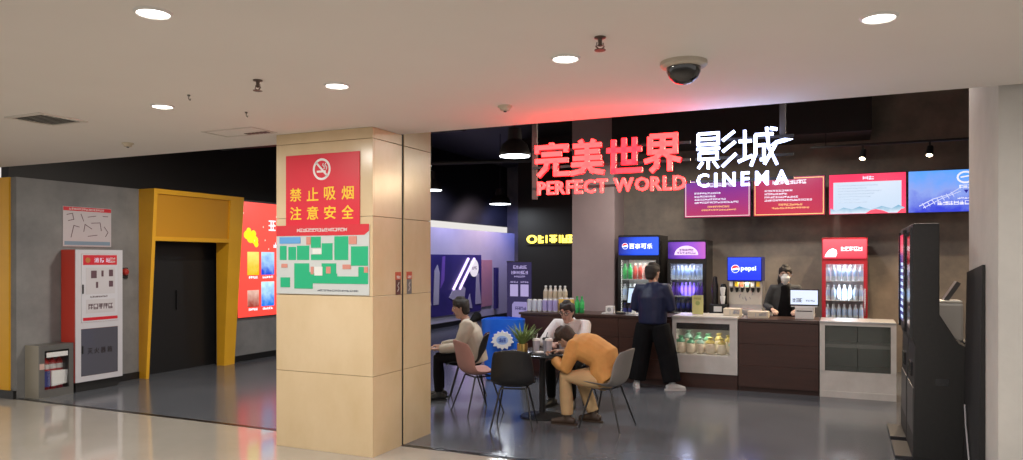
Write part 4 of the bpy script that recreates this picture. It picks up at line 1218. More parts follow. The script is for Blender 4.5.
for pts in ([(1.55, 0.75), (1.8, 1.0), (2.0, 0.9), (2.15, 1.1), (2.45, 0.95), (2.4, 0.75), (2.0, 0.6)], [(3.05, 0.5), (3.1, 1.3), (3.25, 1.35), (3.3, 0.9), (3.4, 0.5)], [(0.75, 0.6), (0.8, 1.45), (0.95, 1.6), (1.05, 1.4), (1.0, 0.6)],
            [(0.1, 0.6), (0.5, 0.95), (0.65, 0.6)], [(2.5, 0.45), (2.7, 0.8), (2.85, 0.4)]):
    MB().poly(pts, -0.055, -0.04).build('white_figure', mw, mu)
MB().poly([(1.2, 1.8), (1.35, 1.82), (1.3, 1.2), (1.1, 1.0)], -0.05, -0.04).build('violet_beam', M('mural_violet', (0.2, 0.1, 0.5), 0.5), mu)
pk = tag(box('wall_banner', M('banner_pink', (0.58, 0.28, 0.33), 0.6, var=(0.5, 0.25, 0.36), scale=2), (-9.35, 18.66, 0.4), (-9.32, 19.35, 1.72)), 'plain pink panel on the wall right of the mural', 'panel')
pn = tag(box('wall_banner', navy, (-9.35, 19.5, 0.3), (-9.28, 19.7, 1.5)), 'narrow dark upright panel right of the pink one', 'panel')
# coloured wash lights the lounge has over its mural wall
add_light('lounge_wash', 'SPOT', (-8.3, 16.6, 3.3), 110, (0.62, 0.58, 1.0), 0.2, rot=(0, 0.75, 0), spot=2.2)
add_light('lounge_wash', 'SPOT', (-8.3, 18.8, 3.3), 110, (0.95, 0.75, 0.9), 0.2, rot=(0, 0.75, 0), spot=2.0)
add_light('lounge_wash', 'SPOT', (-8.3, 20.4, 3.3), 70, (0.3, 0.35, 1.0), 0.2, rot=(0, 0.75, 0), spot=2.0)

qs = thing('banner_stand', 'dark purple banner stand behind the bottles on the bar', 'banner', (-5.47, 12.5, 0))
box('base', black_metal, (-0.28, -0.12, 0), (0.28, 0.12, 0.08), qs, 0.01)
bn = box('banner', screen_mat('banner_violet_glow', (0.02, 0.012, 0.11), (0.035, 0.02, 0.16), 0.4, 3), (-0.245, -0.006, 0.08), (0.245, 0.006, 1.68), qs)  # emission put into the banner's colours, though the stand is no lamp
box('top_bar', black_metal, (-0.25, -0.012, 1.68), (0.25, 0.012, 1.7), qs)
MB().tube([(0, 0.03, 0.08), (0, 0.03, 1.69)], 0.01, 6).build('pole', black_metal, qs)
pl = glow('banner_lilac_glow', (0.40, 0.34, 0.62), 0.75)  # banner print carries the same added emission
scribble(-0.12, 0.16, 1.56, 1.62, -0.006, pl, bn, 5, 'heading')
scribble(-0.16, 0.18, 1.46, 1.52, -0.006, pl, bn, 6, 'heading')
scribble(-0.1, 0.12, 1.40, 1.43, -0.006, pl, bn, 6)
for a in (-0.18, 0.03):
    panel('blank_square', pl, bn, a, a + 0.16, 1.05, 1.27, -0.006)
    scribble(a, a + 0.16, 1.30, 1.33, -0.006, pl, bn, 4)
mb = MB().poly([(-0.14, 0.62), (-0.14, 0.9), (-0.1, 0.95), (0.15, 0.95), (0.19, 0.9), (0.19, 0.62)], -0.008, -0.006)
lb = mb.build('pale_badge', glow('banner_pale_glow', (0.28, 0.24, 0.5), 0.7), bn)
scribble(-0.08, 0.14, 0.8, 0.86, -0.008, navy, lb, 4)

ys = thing('yellow_sign', 'small glowing yellow character sign on the dark back wall', 'sign', (-6.27, 16.19, 2.11))
box('backing', black, (-0.62, -0.02, -0.04), (0.66, 0, 0.24), ys)
yo = glow('yellow_led', (1.0, 0.78, 0.1), 2.6)
mb = MB()
for k in range(18):
    a0, a1 = 2 * PI * k / 18, 2 * PI * (k + 1) / 18
    mb.poly([(-0.47 + 0.13 * math.cos(a0), 0.1 + 0.1 * math.sin(a0)), (-0.47 + 0.13 * math.cos(a1), 0.1 + 0.1 * math.sin(a1)), (-0.47 + 0.08 * math.cos(a1), 0.1 + 0.06 * math.sin(a1)), (-0.47 + 0.08 * math.cos(a0), 0.1 + 0.06 * math.sin(a0))], -0.05, -0.02)
mb.build('ring_mark', yo, ys)
scribble(-0.31, -0.17, 0.01, 0.19, -0.02, yo, ys, 1, 'character', 0.03, 0.17)
box('divider', yo, (-0.115, -0.05, 0.01), (-0.085, -0.02, 0.19), ys)
scribble(-0.03, 0.17, 0.01, 0.19, -0.02, yo, ys, 1, 'character', 0.03, 0.17)
box('divider', yo, (0.215, -0.05, 0.01), (0.245, -0.02, 0.19), ys)
scribble(0.28, 0.56, 0.01, 0.19, -0.02, yo, ys, 2, 'character', 0.03, 0.16)

# ------------------------------------------------------------------ ticket machines at the right
kio_m = M('kiosk_black', (0.013, 0.013, 0.013), 0.5, var=(0.018, 0.0175, 0.017), scale=30)
scr_k = screen_mat('kiosk_screen', (0.02, 0.03, 0.22), (0.8, 0.05, 0.12), 0.9, 9.0, lo=0.76, hi=0.82, noise=0.02)


def kiosk(name, label, v_near, lit=True):
    t = thing(name, label, 'kiosk', (0.53, v_near, 0), -PI / 2, 'ticket machines')
    W_ = 0.72
    # local x runs back towards the camera: 0 (near) .. -W_ (far); y into the machine
    t.location = (0.53, v_near, 0)
    prof = [(0.0, 0.03), (0.02, 0.98), (0.0, 1.04), (0.0, 2.03), (0.2, 2.03), (0.2, 1.26), (0.34, 1.02), (0.43, 0.98), (0.43, 0.03)]
    mb = MB()
    n = len(prof)
    vv = [(0.0, y, z) for y, z in prof] + [(-W_, y, z) for y, z in prof]
    mb.add(vv, [tuple(range(n)), tuple(reversed(range(n, 2 * n)))] + [(i, i + n, (i + 1) % n + n, (i + 1) % n) for i in range(n)])
    mb.build('housing', kio_m, t, bevel=0.006)
    box('display', scr_k if lit else M('screen_off', (0.008, 0.01, 0.03), 0.12), (-W_ + 0.05, -0.006, 1.12), (-0.05, 0.0, 1.97), t)
    mbx = MB()
    rr = random.Random(2)
    for k in range(9):
        z = 1.16 + k * 0.065
        mbx.stroke([(-W_ + 0.1 + rr.uniform(0, 0.1), z), (-0.12 - rr.uniform(0, 0.15), z)], 0.03, -0.008, -0.006)
    if lit:
        mbx.build('screen_tiles', glow('kiosk_tiles', (0.55, 0.7, 0.95), 0.9), t)
    box('bezel', black_gloss, (-W_ + 0.01, -0.02, 1.05), (-W_ + 0.045, 0, 2.0), t)
    box('bezel', black_gloss, (-0.045, -0.02, 1.05), (-0.01, 0, 2.0), t)
    box('printer_slot', black_gloss, (-0.5, 0.0, 0.7), (-0.22, 0.022, 0.82), t)
    box('front_hatch', M('hatch_grey', (0.06, 0.06, 0.06), 0.4), (-W_ + 0.05, 0.004, 0.1), (-0.05, 0.03, 0.62), t, 0.004)
    box('side_grip', black_gloss, (0.0, 0.17, 0.66), (0.004, 0.27, 0.72), t)
    box('foot_plate', M('foot_steel', (0.05, 0.05, 0.055), 0.35, 0.6), (-W_ + 0.06, -0.13, 0), (-0.05, 0.2, 0.03), t, 0.004)
    return t


kiosk('ticket_machine', 'black ticket machine standing nearest beside the concrete pier', 7.16, False)
k2 = kiosk('ticket_machine', 'black ticket machine standing directly behind the nearest one', 7.93)
pd = thing('printer_cabinet', 'low dark open cabinet carrying the pale printer behind the ticket machines', 'cabinet', (1.0, 8.86, 0))
MB().box((-0.2, 0, 0), (-0.18, 0.5, 0.83)).box((0.16, 0, 0), (0.18, 0.5, 0.83)).box((-0.18, 0.48, 0), (0.16, 0.5, 0.83)).box((-0.18, 0, 0.0), (0.16, 0.48, 0.04)).box((-0.18, 0, 0.6), (0.16, 0.48, 0.62)).build('carcass', dark_grey, pd)
box('top', black, (-0.21, -0.02, 0.83), (0.19, 0.51, 0.87), pd, 0.005)
box('door', black, (-0.18, 0.0, 0.04), (0.16, 0.012, 0.6), pd)
pb = thing('paper_box', 'small white box on the shelf below the printer', 'box', (0.98, 8.9, 0.62))
box('carton', white_paint, (-0.1, 0, 0), (0.09, 0.3, 0.17), pb, 0.004)
box('lid_seam', dark_grey, (-0.1, -0.001, 0.125), (0.09, 0.0, 0.129), pb)
pr = thing('printer', 'pale grey ticket printer with raised dark paper tray behind the ticket machines', 'printer', (1.0, 8.9, 0.87))
box('body', M('printer_white', (0.42, 0.41, 0.41), 0.4), (-0.15, 0.0, 0), (0.125, 0.36, 0.40), pr, 0.025)
box('lid', M('printer_lid', (0.6, 0.58, 0.56), 0.4), (-0.14, 0.01, 0.40), (0.115, 0.35, 0.425), pr, 0.01)
pt = box('paper_tray', dark_grey, (-0.025, 0.0, 0.0), (0.02, 0.2, 0.24), pr, 0.004)
pt.location = (-0.03, 0.08, 0.41)
pt.rotation_euler = (0, 0.55, 0)
lb = thing('leaning_board', 'tall black board standing against the side of the concrete pier', 'board', (0.94, 6.35, 0), -PI / 2)
mbl = MB()
vv = []
for xx, zz in ((0.0, 1.685), (-0.76, 1.62)):
    vv += [(xx, -0.05, 0.0), (xx, -0.002, 0.0), (xx, -0.002, zz), (xx, -0.02, zz)]
mbl.add(vv, [(0, 1, 2, 3), (7, 6, 5, 4), (0, 4, 5, 1), (1, 5, 6, 2), (2, 6, 7, 3), (3, 7, 4, 0)]).build('sheet', black, lb)
MB().box((0.0, -0.054, 0.0), (-0.76, -0.05, 0.06)).build('foot_strip', dark_grey, lb)
cb = MB().tube([(0.885, 6.95, 0.55), (0.88, 6.85, 0.40), (0.875, 6.65, 0.18), (0.87, 6.45, 0.02), (0.86, 6.2, 0.008)], 0.006, 6).build('power_cable', M('cable_grey', (0.35, 0.35, 0.37), 0.5), None, True)
tag(cb, 'thin grey cable hanging over the black board by the pier', 'cable')

# ------------------------------------------------------------------ seating
def chair(name, label, loc, facing, shell_mat, leg_mat):
    """moulded shell chair, front towards local +y"""
    t = thing(name, label, 'chair', (loc[0], loc[1], 0), math.atan2(facing[1], facing[0]) - PI / 2, 'moulded shell chairs')
    prof = [(0.235, 0.415, 0.19), (0.225, 0.437, 0.205), (0.17, 0.443, 0.215), (0.08, 0.433, 0.225), (-0.03, 0.422, 0.23), (-0.11, 0.425, 0.232), (-0.165, 0.445, 0.232), (-0.2, 0.49, 0.23),
            (-0.222, 0.55, 0.227), (-0.24, 0.62, 0.22), (-0.255, 0.69, 0.212), (-0.27, 0.755, 0.20), (-0.282, 0.80, 0.178), (-0.288, 0.825, 0.14)]
    ns = 10
    vv, ff = [], []
    for i, (y, z, hw) in enumerate(prof):
        k = i / (len(prof) - 1)
        for j in range(ns + 1):
            s = -1 + 2 * j / ns
            e = abs(s) ** 2.6
            curl = 0.06 * math.sin(min(1, k * 1.6 + 0.12) * PI * 0.5) * (1 - 0.55 * max(0, k - 0.55) / 0.45)
            up = e * curl * (1 - k) * 1.5
            fw = e * 0.085 * min(1.0, max(0.0, (k - 0.25) * 2.2)) * (1 - 0.5 * max(0, k - 0.7) / 0.3)
            rnd = -e * 0.02 if k > 0.95 else 0
            vv.append((s * hw, y + fw, z + up + rnd))
    for i in range(len(prof) - 1):
        for j in range(ns):
            a = i * (ns + 1) + j
            ff.append((a, a + 1, a + ns + 2, a + ns + 1))
    o = MB().add(vv, ff).build('shell', shell_mat, t, True)
    sol = o.modifiers.new('thickness', 'SOLIDIFY')
    sol.thickness = 0.012
    sb = o.modifiers.new('smooth', 'SUBSURF')
    sb.levels = sb.render_levels = 1
    for sx in (-1, 1):
        for ya, yb in ((0.10, 0.215), (-0.10, -0.235)):
            MB().tube([(sx * 0.13, ya, 0.415), (sx * 0.215, yb, 0.0)], [0.0105, 0.008], 8).build('leg', leg_mat, t, True)
    MB().tube([(-0.13, 0.10, 0.412), (0.13, 0.10, 0.412), (0.13, -0.10, 0.412), (-0.13, -0.10, 0.412), (-0.13, 0.10, 0.412)], 0.009, 8).build('under_frame', leg_mat, t)
    return t


shell_black = M('shell_black', (0.014, 0.014, 0.015), 0.35)
shell_pink = M('shell_pink', (0.42, 0.22, 0.19), 0.45)
shell_grey = M('shell_grey', (0.20, 0.185, 0.17), 0.45)
chair('shell_chair', 'black shell chair with its back to the camera in front of the table', (-3.1, 6.96), (-0.28, 0.96), shell_black, black_metal)
chair('shell_chair', 'dusty pink shell chair at the left of the round table', (-3.80, 7.52), (0.60, 0.80), shell_pink, black_metal)
chair('shell_chair', 'grey shell chair carrying the person in orange', (-2.24, 7.37), (-0.99, 0.12), shell_grey, black_metal)
chair('shell_chair', 'dark shell chair under the person in the pale hooded jacket', (-4.28, 8.16), (-0.91, -0.41), shell_black, black_metal)
chair('shell_chair', 'dark shell chair behind the table under the person in white', (-3.0, 8.52), (-0.08, -1.0), shell_black, black_metal)

tbl = thing('round_table', 'small round black pedestal table between the shell chairs', 'table', (-3.03, 7.56, 0))
MB().lathe([(0.001, 0.0), (0.24, 0.0), (0.24, 0.012), (0.06, 0.03), (0.035, 0.05), (0.001, 0.05)], seg=36).build('base', black_metal, tbl, True)
MB().lathe([(0.035, 0.045), (0.032, 0.60), (0.05, 0.66), (0.12, 0.685)], seg=20).build('pedestal', black_metal, tbl, True)
MB().lathe([(0.001, 0.685), (0.385, 0.685), (0.395, 0.692), (0.395, 0.706), (0.388, 0.712), (0.001, 0.712)], seg=44).build('table_top', black_gloss, tbl, True)

plt = thing('potted_plant', 'small leafy plant in a brass pot on the round table', 'plant', (-3.2, 7.40, 0.712))
MB().lathe([(0.046, 0), (0.058, 0.005), (0.06, 0.1), (0.055, 0.1), (0.05, 0.085), (0.001, 0.085)], seg=20).build('pot', M('brass_pot', (0.6, 0.42, 0.14), 0.28, 0.9), plt, True)
leaf_m = M('leaf_green', (0.15, 0.25, 0.07), 0.55, var=(0.28, 0.38, 0.12), scale=20)
MB().lathe([(0.001, 0.0851), (0.049, 0.0851), (0.049, 0.09), (0.001, 0.092)], seg=16).build('soil', M('soil', (0.03, 0.02, 0.012), 0.9), plt)
rs = random.Random(21)
for k in range(110):
    a = rs.uniform(0, 2 * PI)
    tilt = rs.uniform(0.05, 0.75)
    L_ = rs.uniform(0.10, 0.26)
    d = Vector((math.cos(a) * math.sin(tilt), math.sin(a) * math.sin(tilt), math.cos(tilt)))
    sd = Vector((-math.sin(a), math.cos(a), 0))
    b0 = Vector((math.cos(a) * 0.02, math.sin(a) * 0.02, 0.088))
    vv, ff = [], []
    for i, (q, w_) in enumerate(((0, 0.002), (0.3, 0.005), (0.6, 0.0065), (0.85, 0.004), (1, 0.001))):
        c_ = b0 + d * L_ * q + Vector((math.cos(a), math.sin(a), -0.4)) * 0.05 * q * q
        n_ = d.cross(sd) * 0.0015
        vv += [(c_ - sd * w_)[:], (c_ + n_)[:], (c_ + sd * w_)[:], (c_ - n_)[:]]
    for i in range(4):
        for j in range(4):
            ff.append((i * 4 + j, i * 4 + (j + 1) % 4, (i + 1) * 4 + (j + 1) % 4, (i + 1) * 4 + j))
    MB().add(vv, ff).build('leaf', leaf_m, plt, True)

# drinks and small things on the round table
cup_clear = M('clear_cup', (0.62, 0.62, 0.72), 0.12, alpha=0.62)
cup_drink = M('pale_drink', (0.45, 0.38, 0.42), 0.3)
cup_dark = M('dark_drink', (0.08, 0.04, 0.03), 0.3)
for i, (uc, vc, lab, dm, lid) in enumerate(((-3.06, 7.46, 'clear plastic cup beside the brass plant pot', cup_drink, white_print), (-3.0, 7.60, 'clear cup with black lid in the middle of the table', cup_drink, black),
                                           (-2.93, 7.5, 'clear plastic cup nearest the bowed head', cup_dark, white_print), (-2.84, 7.68, 'clear plastic cup at the right rim of the table', cup_drink, white_print))):
    t = thing('takeaway_cup', lab, 'cup', (uc, vc, 0.712), 0, 'takeaway cups on the round table')
    MB().lathe([(0.03, 0), (0.042, 0.13), (0.044, 0.135), (0.041, 0.13), (0.029, 0.004), (0.001, 0.004)], seg=20).build('cup', cup_clear, t, True)
    MB().lathe([(0.001, 0.006), (0.028, 0.006), (0.036, 0.085), (0.001, 0.085)], seg=20).build('drink', dm, t, True)
    MB().lathe([(0.045, 0.132), (0.045, 0.142), (0.036, 0.155), (0.001, 0.157)], seg=20).build('lid', lid, t, True)
    MB().tube([(0.0, 0, 0.15), (0.012, 0.008, 0.21)], 0.004, 8).build('straw', black if i % 2 else white_print, t)
bg = thing('table_tray', 'dark snack tray at the front edge of the round table', 'tray', (-2.95, 7.36, 0.712), 0.3)
MB().box((-0.1, -0.07, 0), (0.1, 0.07, 0.012), bev=0.004).build('tray_base', dark_grey, bg)
MB().ball((-0.03, 0.0, 0.022), (0.05, 0.035, 0.014)).build('napkin', white_print, bg, True)

# blue drinks bin with the white splash emblem
bb = thing('drinks_bin', 'bright blue promotional drinks bin with white splash emblem', 'drinks bin', (-4.5, 9.71, 0), 0.3)
blue_b = M('bin_blue', (0.01, 0.10, 0.62), 0.3, var=(0.015, 0.16, 0.75), scale=2, emit=None)
prof = [(0.22, 0.0), (0.25, 0.02), (0.29, 0.5), (0.305, 0.80), (0.31, 0.86), (0.29, 0.865), (0.285, 0.80), (0.001, 0.78)]
mbx = MB()
seg = 32
vv, ff = [], []
for r, h in prof:
    for k in range(seg):
        a = 2 * PI * k / seg
        ca, sa = math.cos(a), math.sin(a)
        q = (abs(ca) ** 4 + abs(sa) ** 4) ** -0.25
        vv.append((r * q * ca, r * q * sa * 0.75, h + (0.02 * (1 - ca * ca) if h > 0.7 and r > 0.1 else 0)))
for i in range(len(prof) - 1):
    for k in range(seg):
        ff.append((i * seg + k, i * seg + (k + 1) % seg, (i + 1) * seg + (k + 1) % seg, (i + 1) * seg + k))
ff.append(tuple(reversed(range(seg))))
mbx.add(vv, ff).build('tub', blue_b, bb, True)
rs = random.Random(4)
pts = []
for k in range(28):
    a = 2 * PI * k / 28
    r = 0.135 * (1.0 + (0.28 if k % 2 else -0.06) * rs.uniform(0.4, 1))
    pts.append((0.02 + r * math.cos(a), 0.60 + 0.85 * r * math.sin(a)))
sp = MB().poly(pts, -0.225, -0.17).build('splash_emblem', white_print, bb)
sp.rotation_euler = (0.052, 0, 0)
disc('emblem_centre', M('emblem_blue', (0.35, 0.5, 0.85), 0.4), sp, (0.02, 0.60), 0.085, -0.225, 0.002, 0.062)
scribble(-0.035, 0.075, 0.57, 0.63, -0.227, M('emblem_navy', (0.05, 0.1, 0.4), 0.4), sp, 3)

# ------------------------------------------------------------------ people
def ortho(d, hint):
    d = d.normalized()
    x_ = hint - d * hint.dot(d)
    if x_.length < 1e-4:
        x_ = Vector((1, 0, 0)) - d * d.x
    x_.normalize()
    return x_, d.cross(x_).normalized()


def loft(mb, secs, xhint=(1, 0, 0), seg=18, dome=True):
    """secs: (point, rx, ry); rings swept along the points, rounded ends"""
    P = [Vector(s[0]) for s in secs]
    R = [(s[1], s[2] if len(s) > 2 else s[1]) for s in secs]
    rings = []
    n = len(P)
    for i in range(n):
        t = (P[min(i + 1, n - 1)] - P[max(i - 1, 0)]).normalized()
        if i == 0:
            hint = Vector(xhint).normalized()
            if abs(hint.dot(t)) > 0.8:
                hint = Vector((0, 1, 0)) if abs(t.y) < 0.7 else Vector((0, 0, 1))
        x_, y_ = ortho(t, hint)
        hint = x_
        if i == 0 and dome:
            for q in (0.25, 0.6, 0.88):
                e = math.sqrt(max(0, 1 - (1 - q) ** 2)) if q < 1 else 1
                rings.append([P[0] - t * min(R[0]) * (1 - q) + e * (R[0][0] * math.cos(a) * x_ + R[0][1] * math.sin(a) * y_) for a in [2 * PI * k / seg for k in range(seg)]])
        rings.append([P[i] + R[i][0] * math.cos(a) * x_ + R[i][1] * math.sin(a) * y_ for a in [2 * PI * k / seg for k in range(seg)]])
        if i == n - 1 and dome:
            for q in (0.88, 0.6, 0.25):
                e = math.sqrt(max(0, 1 - (1 - q) ** 2))
                rings.append([P[i] + t * min(R[i]) * (1 - q) + e * (R[i][0] * math.cos(a) * x_ + R[i][1] * math.sin(a) * y_) for a in [2 * PI * k / seg for k in range(seg)]])
    vv = [p[:] for r in rings for p in r]
    ff = []
    for i in range(len(rings) - 1):
        for k in range(seg):
            ff.append((i * seg + k, i * seg + (k + 1) % seg, (i + 1) * seg + (k + 1) % seg, (i + 1) * seg + k))
    ff += [tuple(reversed(range(seg))), tuple((len(rings) - 1) * seg + k for k in range(seg))]
    mb.add(vv, ff)


def melt(mb, name, mat, parent, voxel=0.008, smooth=4):
    """overlapping volumes fused into one continuous smooth surface"""
    o = mb.build(name + '_source', mat)
    r = o.modifiers.new('remesh', 'REMESH')
    r.mode = 'VOXEL'
    r.voxel_size = voxel
    r.use_smooth_shade = True
    s = o.modifiers.new('smooth', 'SMOOTH')
    s.factor = 0.5
    s.iterations = smooth
    bpy.context.view_layer.update()
    me = bpy.data.meshes.new_from_object(o.evaluated_get(bpy.context.evaluated_depsgraph_get()))
    me.name = name
    old = o.data
    bpy.data.objects.remove(o)
    bpy.data.meshes.remove(old)
    me.materials.clear()
    me.materials.append(mat)
    for p in me.polygons:
        p.use_smooth = True
        p.material_index = 0
    ob = bpy.data.objects.new(name, me)
    COL.objects.link(ob)
    ob.parent = parent
    return ob


def hand(mb, wrist, d, palm_n, side, curl=0.5):
    """palm, four unequal bent fingers and a thumb; d = pointing direction, palm_n = direction the palm faces"""
    wrist = Vector(wrist)
    d = Vector(d).normalized()
    n = Vector(palm_n)
    n = (n - d * n.dot(d)).normalized()
    s = d.cross(n).normalized() * side
    loft(mb, [(wrist, 0.026, 0.02), (wrist + d * 0.045, 0.036, 0.016), (wrist + d * 0.085, 0.039, 0.014)], xhint=s, seg=12)
    for i, (off, L_) in enumerate(((0.029, 0.07), (0.010, 0.08), (-0.009, 0.075), (-0.027, 0.058))):
        p = wrist + d * (0.086 - 0.004 * abs(i - 1)) + s * off
        pts = [p - d * 0.02]
        ang = 0.0
        for seg_l, bend in ((0.45, curl * 0.7), (0.32, curl * 1.1), (0.23, curl * 0.8)):
            ang += bend
            pts.append(pts[-1] + (d * math.cos(ang) + n * math.sin(ang)) * (L_ * seg_l + (0.02 if len(pts) == 1 else 0)))
        loft(mb, [(pts[0], 0.0095), (pts[1], 0.0092), (pts[2], 0.0085), (pts[3], 0.0075)], xhint=s, seg=10)
    b = wrist + d * 0.03 + s * 0.028
    td = (d * 0.65 + s * 0.6 + n * 0.45).normalized()
    loft(mb, [(b, 0.013), (b + td * 0.04, 0.0115), (b + td * 0.04 + (d * 0.8 + n * 0.5).normalized() * 0.03, 0.009)], xhint=n, seg=10)


def person(label, loc, facing, J, cloth, hair_c, shoe_c, skin=(0.48, 0.30, 0.22), hair_style='short', glasses=False, mask=False, lean_up=None, head_f=(0, 1, 0), head_u=(0, 0, 1), bulk=1.0, k=1.0):
    """J: joints in the person's own frame (x right, y forward, z up)"""
    t = thing('person', label, 'person', (loc[0], loc[1], 0), math.atan2(facing[1], facing[0]) - PI / 2)
    V = {q: Vector(p) for q, p in J.items() if isinstance(p, tuple)}
    sk = M('skin_%02d_%02d' % (int(skin[0] * 100), int(skin[1] * 100)), skin, 0.5, var=tuple(c * 0.93 for c in skin), scale=30)
    hf = Vector(head_f).normalized()
    hu = Vector(head_u)
    hu = (hu - hf * hu.dot(hf)).normalized()
    hr = hf.cross(hu).normalized()
    hc = V['head']

    def H(x_, y_, z_):
        return hc + hr * x_ * k + hf * y_ * k + hu * z_ * k

    body = MB()
    # head: skull, face, jaw, nose, ears
    loft(body, [(H(0, -0.015, 0.085), 0.045 * k, 0.06 * k), (H(0, -0.012, 0.055), 0.071 * k, 0.086 * k), (H(0, -0.008, 0.015), 0.076 * k, 0.093 * k), (H(0, 0.004, -0.03), 0.069 * k, 0.082 * k), (H(0, 0.018, -0.075), 0.053 * k, 0.06 * k),
                (H(0, 0.03, -0.105), 0.034 * k, 0.036 * k)], xhint=hr)
    loft(body, [(H(0, 0.088, 0.012), 0.007 * k), (H(0, 0.095, -0.022), 0.012 * k), (H(0, 0.086, -0.03), 0.011 * k)], xhint=hr, seg=10)
    for s in (-1, 1):
        loft(body, [(H(s * 0.076, -0.005, 0.02), 0.008 * k, 0.016 * k), (H(s * 0.08, -0.008, 0.0), 0.009 * k, 0.018 * k), (H(s * 0.074, 0.0, -0.028), 0.007 * k, 0.012 * k)], xhint=hr, seg=10)
    loft(body, [(H(0, -0.025, -0.055), 0.052 * k), ((H(0, -0.03, -0.1) + V['neck']) / 2, 0.05 * k), (V['neck'], 0.058 * k)], xhint=hr)
    # trunk core
    px_, ch = V['pelvis'], V['chest']
    mid = (px_ + ch) / 2 + Vector(J.get('belly', (0, 0, 0)))
    loft(body, [(px_, 0.13, 0.10), (mid, 0.125, 0.095), (ch, 0.14, 0.1), (ch * 0.35 + V['neck'] * 0.65, 0.12, 0.07), (V['neck'], 0.06, 0.055)])
    for s, c in ((-1, 'l'), (1, 'r')):
        sh_, el, wr = V['shoulder_' + c], V['elbow_' + c], V['wrist_' + c]
        loft(body, [(ch * 0.5 + V['neck'] * 0.5, 0.06), (sh_, 0.05), ((sh_ + el) / 2, 0.045), (el, 0.036), (el * 0.6 + wr * 0.4, 0.036), (wr, 0.024)], seg=12)
        hd_ = V.get('hand_' + c)
        d = (hd_ if hd_ is not None else (wr - el)).normalized()
        pn_ = Vector(J.get('palm_' + c, (-s, 0, -0.3)))
        hand(body, wr - d * 0.005, d, pn_, J.get('thumb_' + c, s), J.get('curl_' + c, 0.45))
        hp, kn, an = V['hip_' + c], V['knee_' + c], V['ankle_' + c]
        loft(body, [(hp, 0.075), (hp * 0.5 + kn * 0.5, 0.064), (kn, 0.05), (kn * 0.6 + an * 0.4, 0.047), (an, 0.034)], seg=12)
    melt(body, 'body', sk, t, 0.0065, 3)
    # clothes
    for nm, spec in cloth.items():
        m_ = spec['mat']
        mb = MB()
        if spec['kind'] == 'top':
            g = spec.get('grow', 0.0)
            hem = px_ - (ch - px_).normalized() * spec.get('hem', 0.06)
            b = bulk
            secs = [(hem, (0.165 + g) * b, (0.125 + g) * b), (px_ * 0.8 + ch * 0.2, (0.17 + g) * b, (0.13 + g) * b), (mid, (0.172 + g) * b, (0.13 + g) * b), (ch, (0.188 + g) * b, (0.132 + g) * b),
                    (ch * 0.45 + V['neck'] * 0.55, (0.17 + g) * b, (0.1 + g) * b), (ch * 0.12 + V['neck'] * 0.88, 0.095 + g, 0.075 + g)]
            loft(mb, secs, dome=False)
            for c in 'lr':
                sh_, el, wr = V['shoulder_' + c], V['elbow_' + c], V['wrist_' + c]
                end = el * 0.08 + wr * 0.92 if spec.get('sleeve', 1) else (sh_ + el) / 2
                loft(mb, [(ch * 0.4 + V['neck'] * 0.45 + sh_ * 0.15, 0.08 + g), (sh_, 0.073 + g), (sh_ * 0.55 + el * 0.45, 0.064 + g), (el, 0.055 + g), ((el + end) / 2, 0.05 + g), (end, 0.04 + g)], seg=14, dome=False)
            if spec.get('collar'):
                loft(mb, [(V['neck'] - hu * 0.03, 0.085, 0.085), (V['neck'] + (H(0, -0.03, -0.1) - V['neck']) * 0.45, 0.072, 0.075)], dome=False)
            if spec.get('hood'):
                up_ = (V['neck'] - ch).normalized()
                bk = Vector(spec['hood'])
                loft(mb, [(V['neck'] + bk * 0.05 - up_ * 0.05 + Vector((0.1, 0.01, 0)), 0.03, 0.03), (V['neck'] + bk * 0.11 - up_ * 0.02, 0.06, 0.06), (V['neck'] + bk * 0.05 - up_ * 0.05 + Vector((-0.1, 0.01, 0)), 0.03, 0.03)], xhint=(0, 0, 1))
        elif spec['kind'] == 'vest':
            up_ = (V['neck'] - ch).normalized()
            fwd = Vector((0, 1, 0)) - up_ * up_.y
            fwd.normalize()
            loft(mb, [(px_ + fwd * 0.06, 0.12, 0.075), (mid + fwd * 0.06, 0.12, 0.08), (ch + fwd * 0.055, 0.11, 0.085), (ch * 0.3 + V['neck'] * 0.7 + fwd * 0.045, 0.075, 0.055)], dome=True)
        elif spec['kind'] == 'bottom':
            w_ = spec.get('wide', 0.0)
            loft(mb, [(px_ + Vector((0, 0, 0.08)), 0.158, 0.12), (px_, 0.17, 0.128), ((V['hip_l'] + V['hip_r']) / 2 - Vector((0, 0, 0.01)), 0.165, 0.12)], dome=True)
            for c in 'lr':
                hp, kn, an = V['hip_' + c], V['knee_' + c], V['ankle_' + c]
                loft(mb, [(hp, 0.095 + w_ * 0.5), (hp * 0.5 + kn * 0.5, 0.084 + w_ * 0.8), (kn, 0.066 + w_), (kn * 0.5 + an * 0.5, 0.06 + w_), (an * 0.96 + kn * 0.04, 0.052 + w_)], seg=14, dome=False)
        melt(mb, nm, m_, t, 0.011, 6)
    # shoes
    for s, c in ((-1, 'l'), (1, 'r')):
        an, kn = V['ankle_' + c], V['knee_' + c]
        td = Vector(J.get('toe_' + c, (s * 0.25, 1, 0)))
        td.z = 0
        td.normalize()
        g = Vector((an.x, an.y, 0))
        mb = MB()
        loft(mb, [(g - td * 0.06 + Vector((0, 0, 0.042)), 0.034, 0.04), (g + Vector((0, 0, 0.05)), 0.038, 0.052), (g + td * 0.09 + Vector((0, 0, 0.038)), 0.045, 0.036), (g + td * 0.155 + Vector((0, 0, 0.028)), 0.038, 0.026)], xhint=td.cross(Vector((0, 0, 1))), seg=14)
        loft(mb, [(g + Vector((0, 0, 0.05)), 0.042), (an + Vector((0, 0, 0.01)), 0.04)], seg=12)
        mb.v = [(x_, y_, max(z_, 0.006)) for x_, y_, z_ in mb.v]
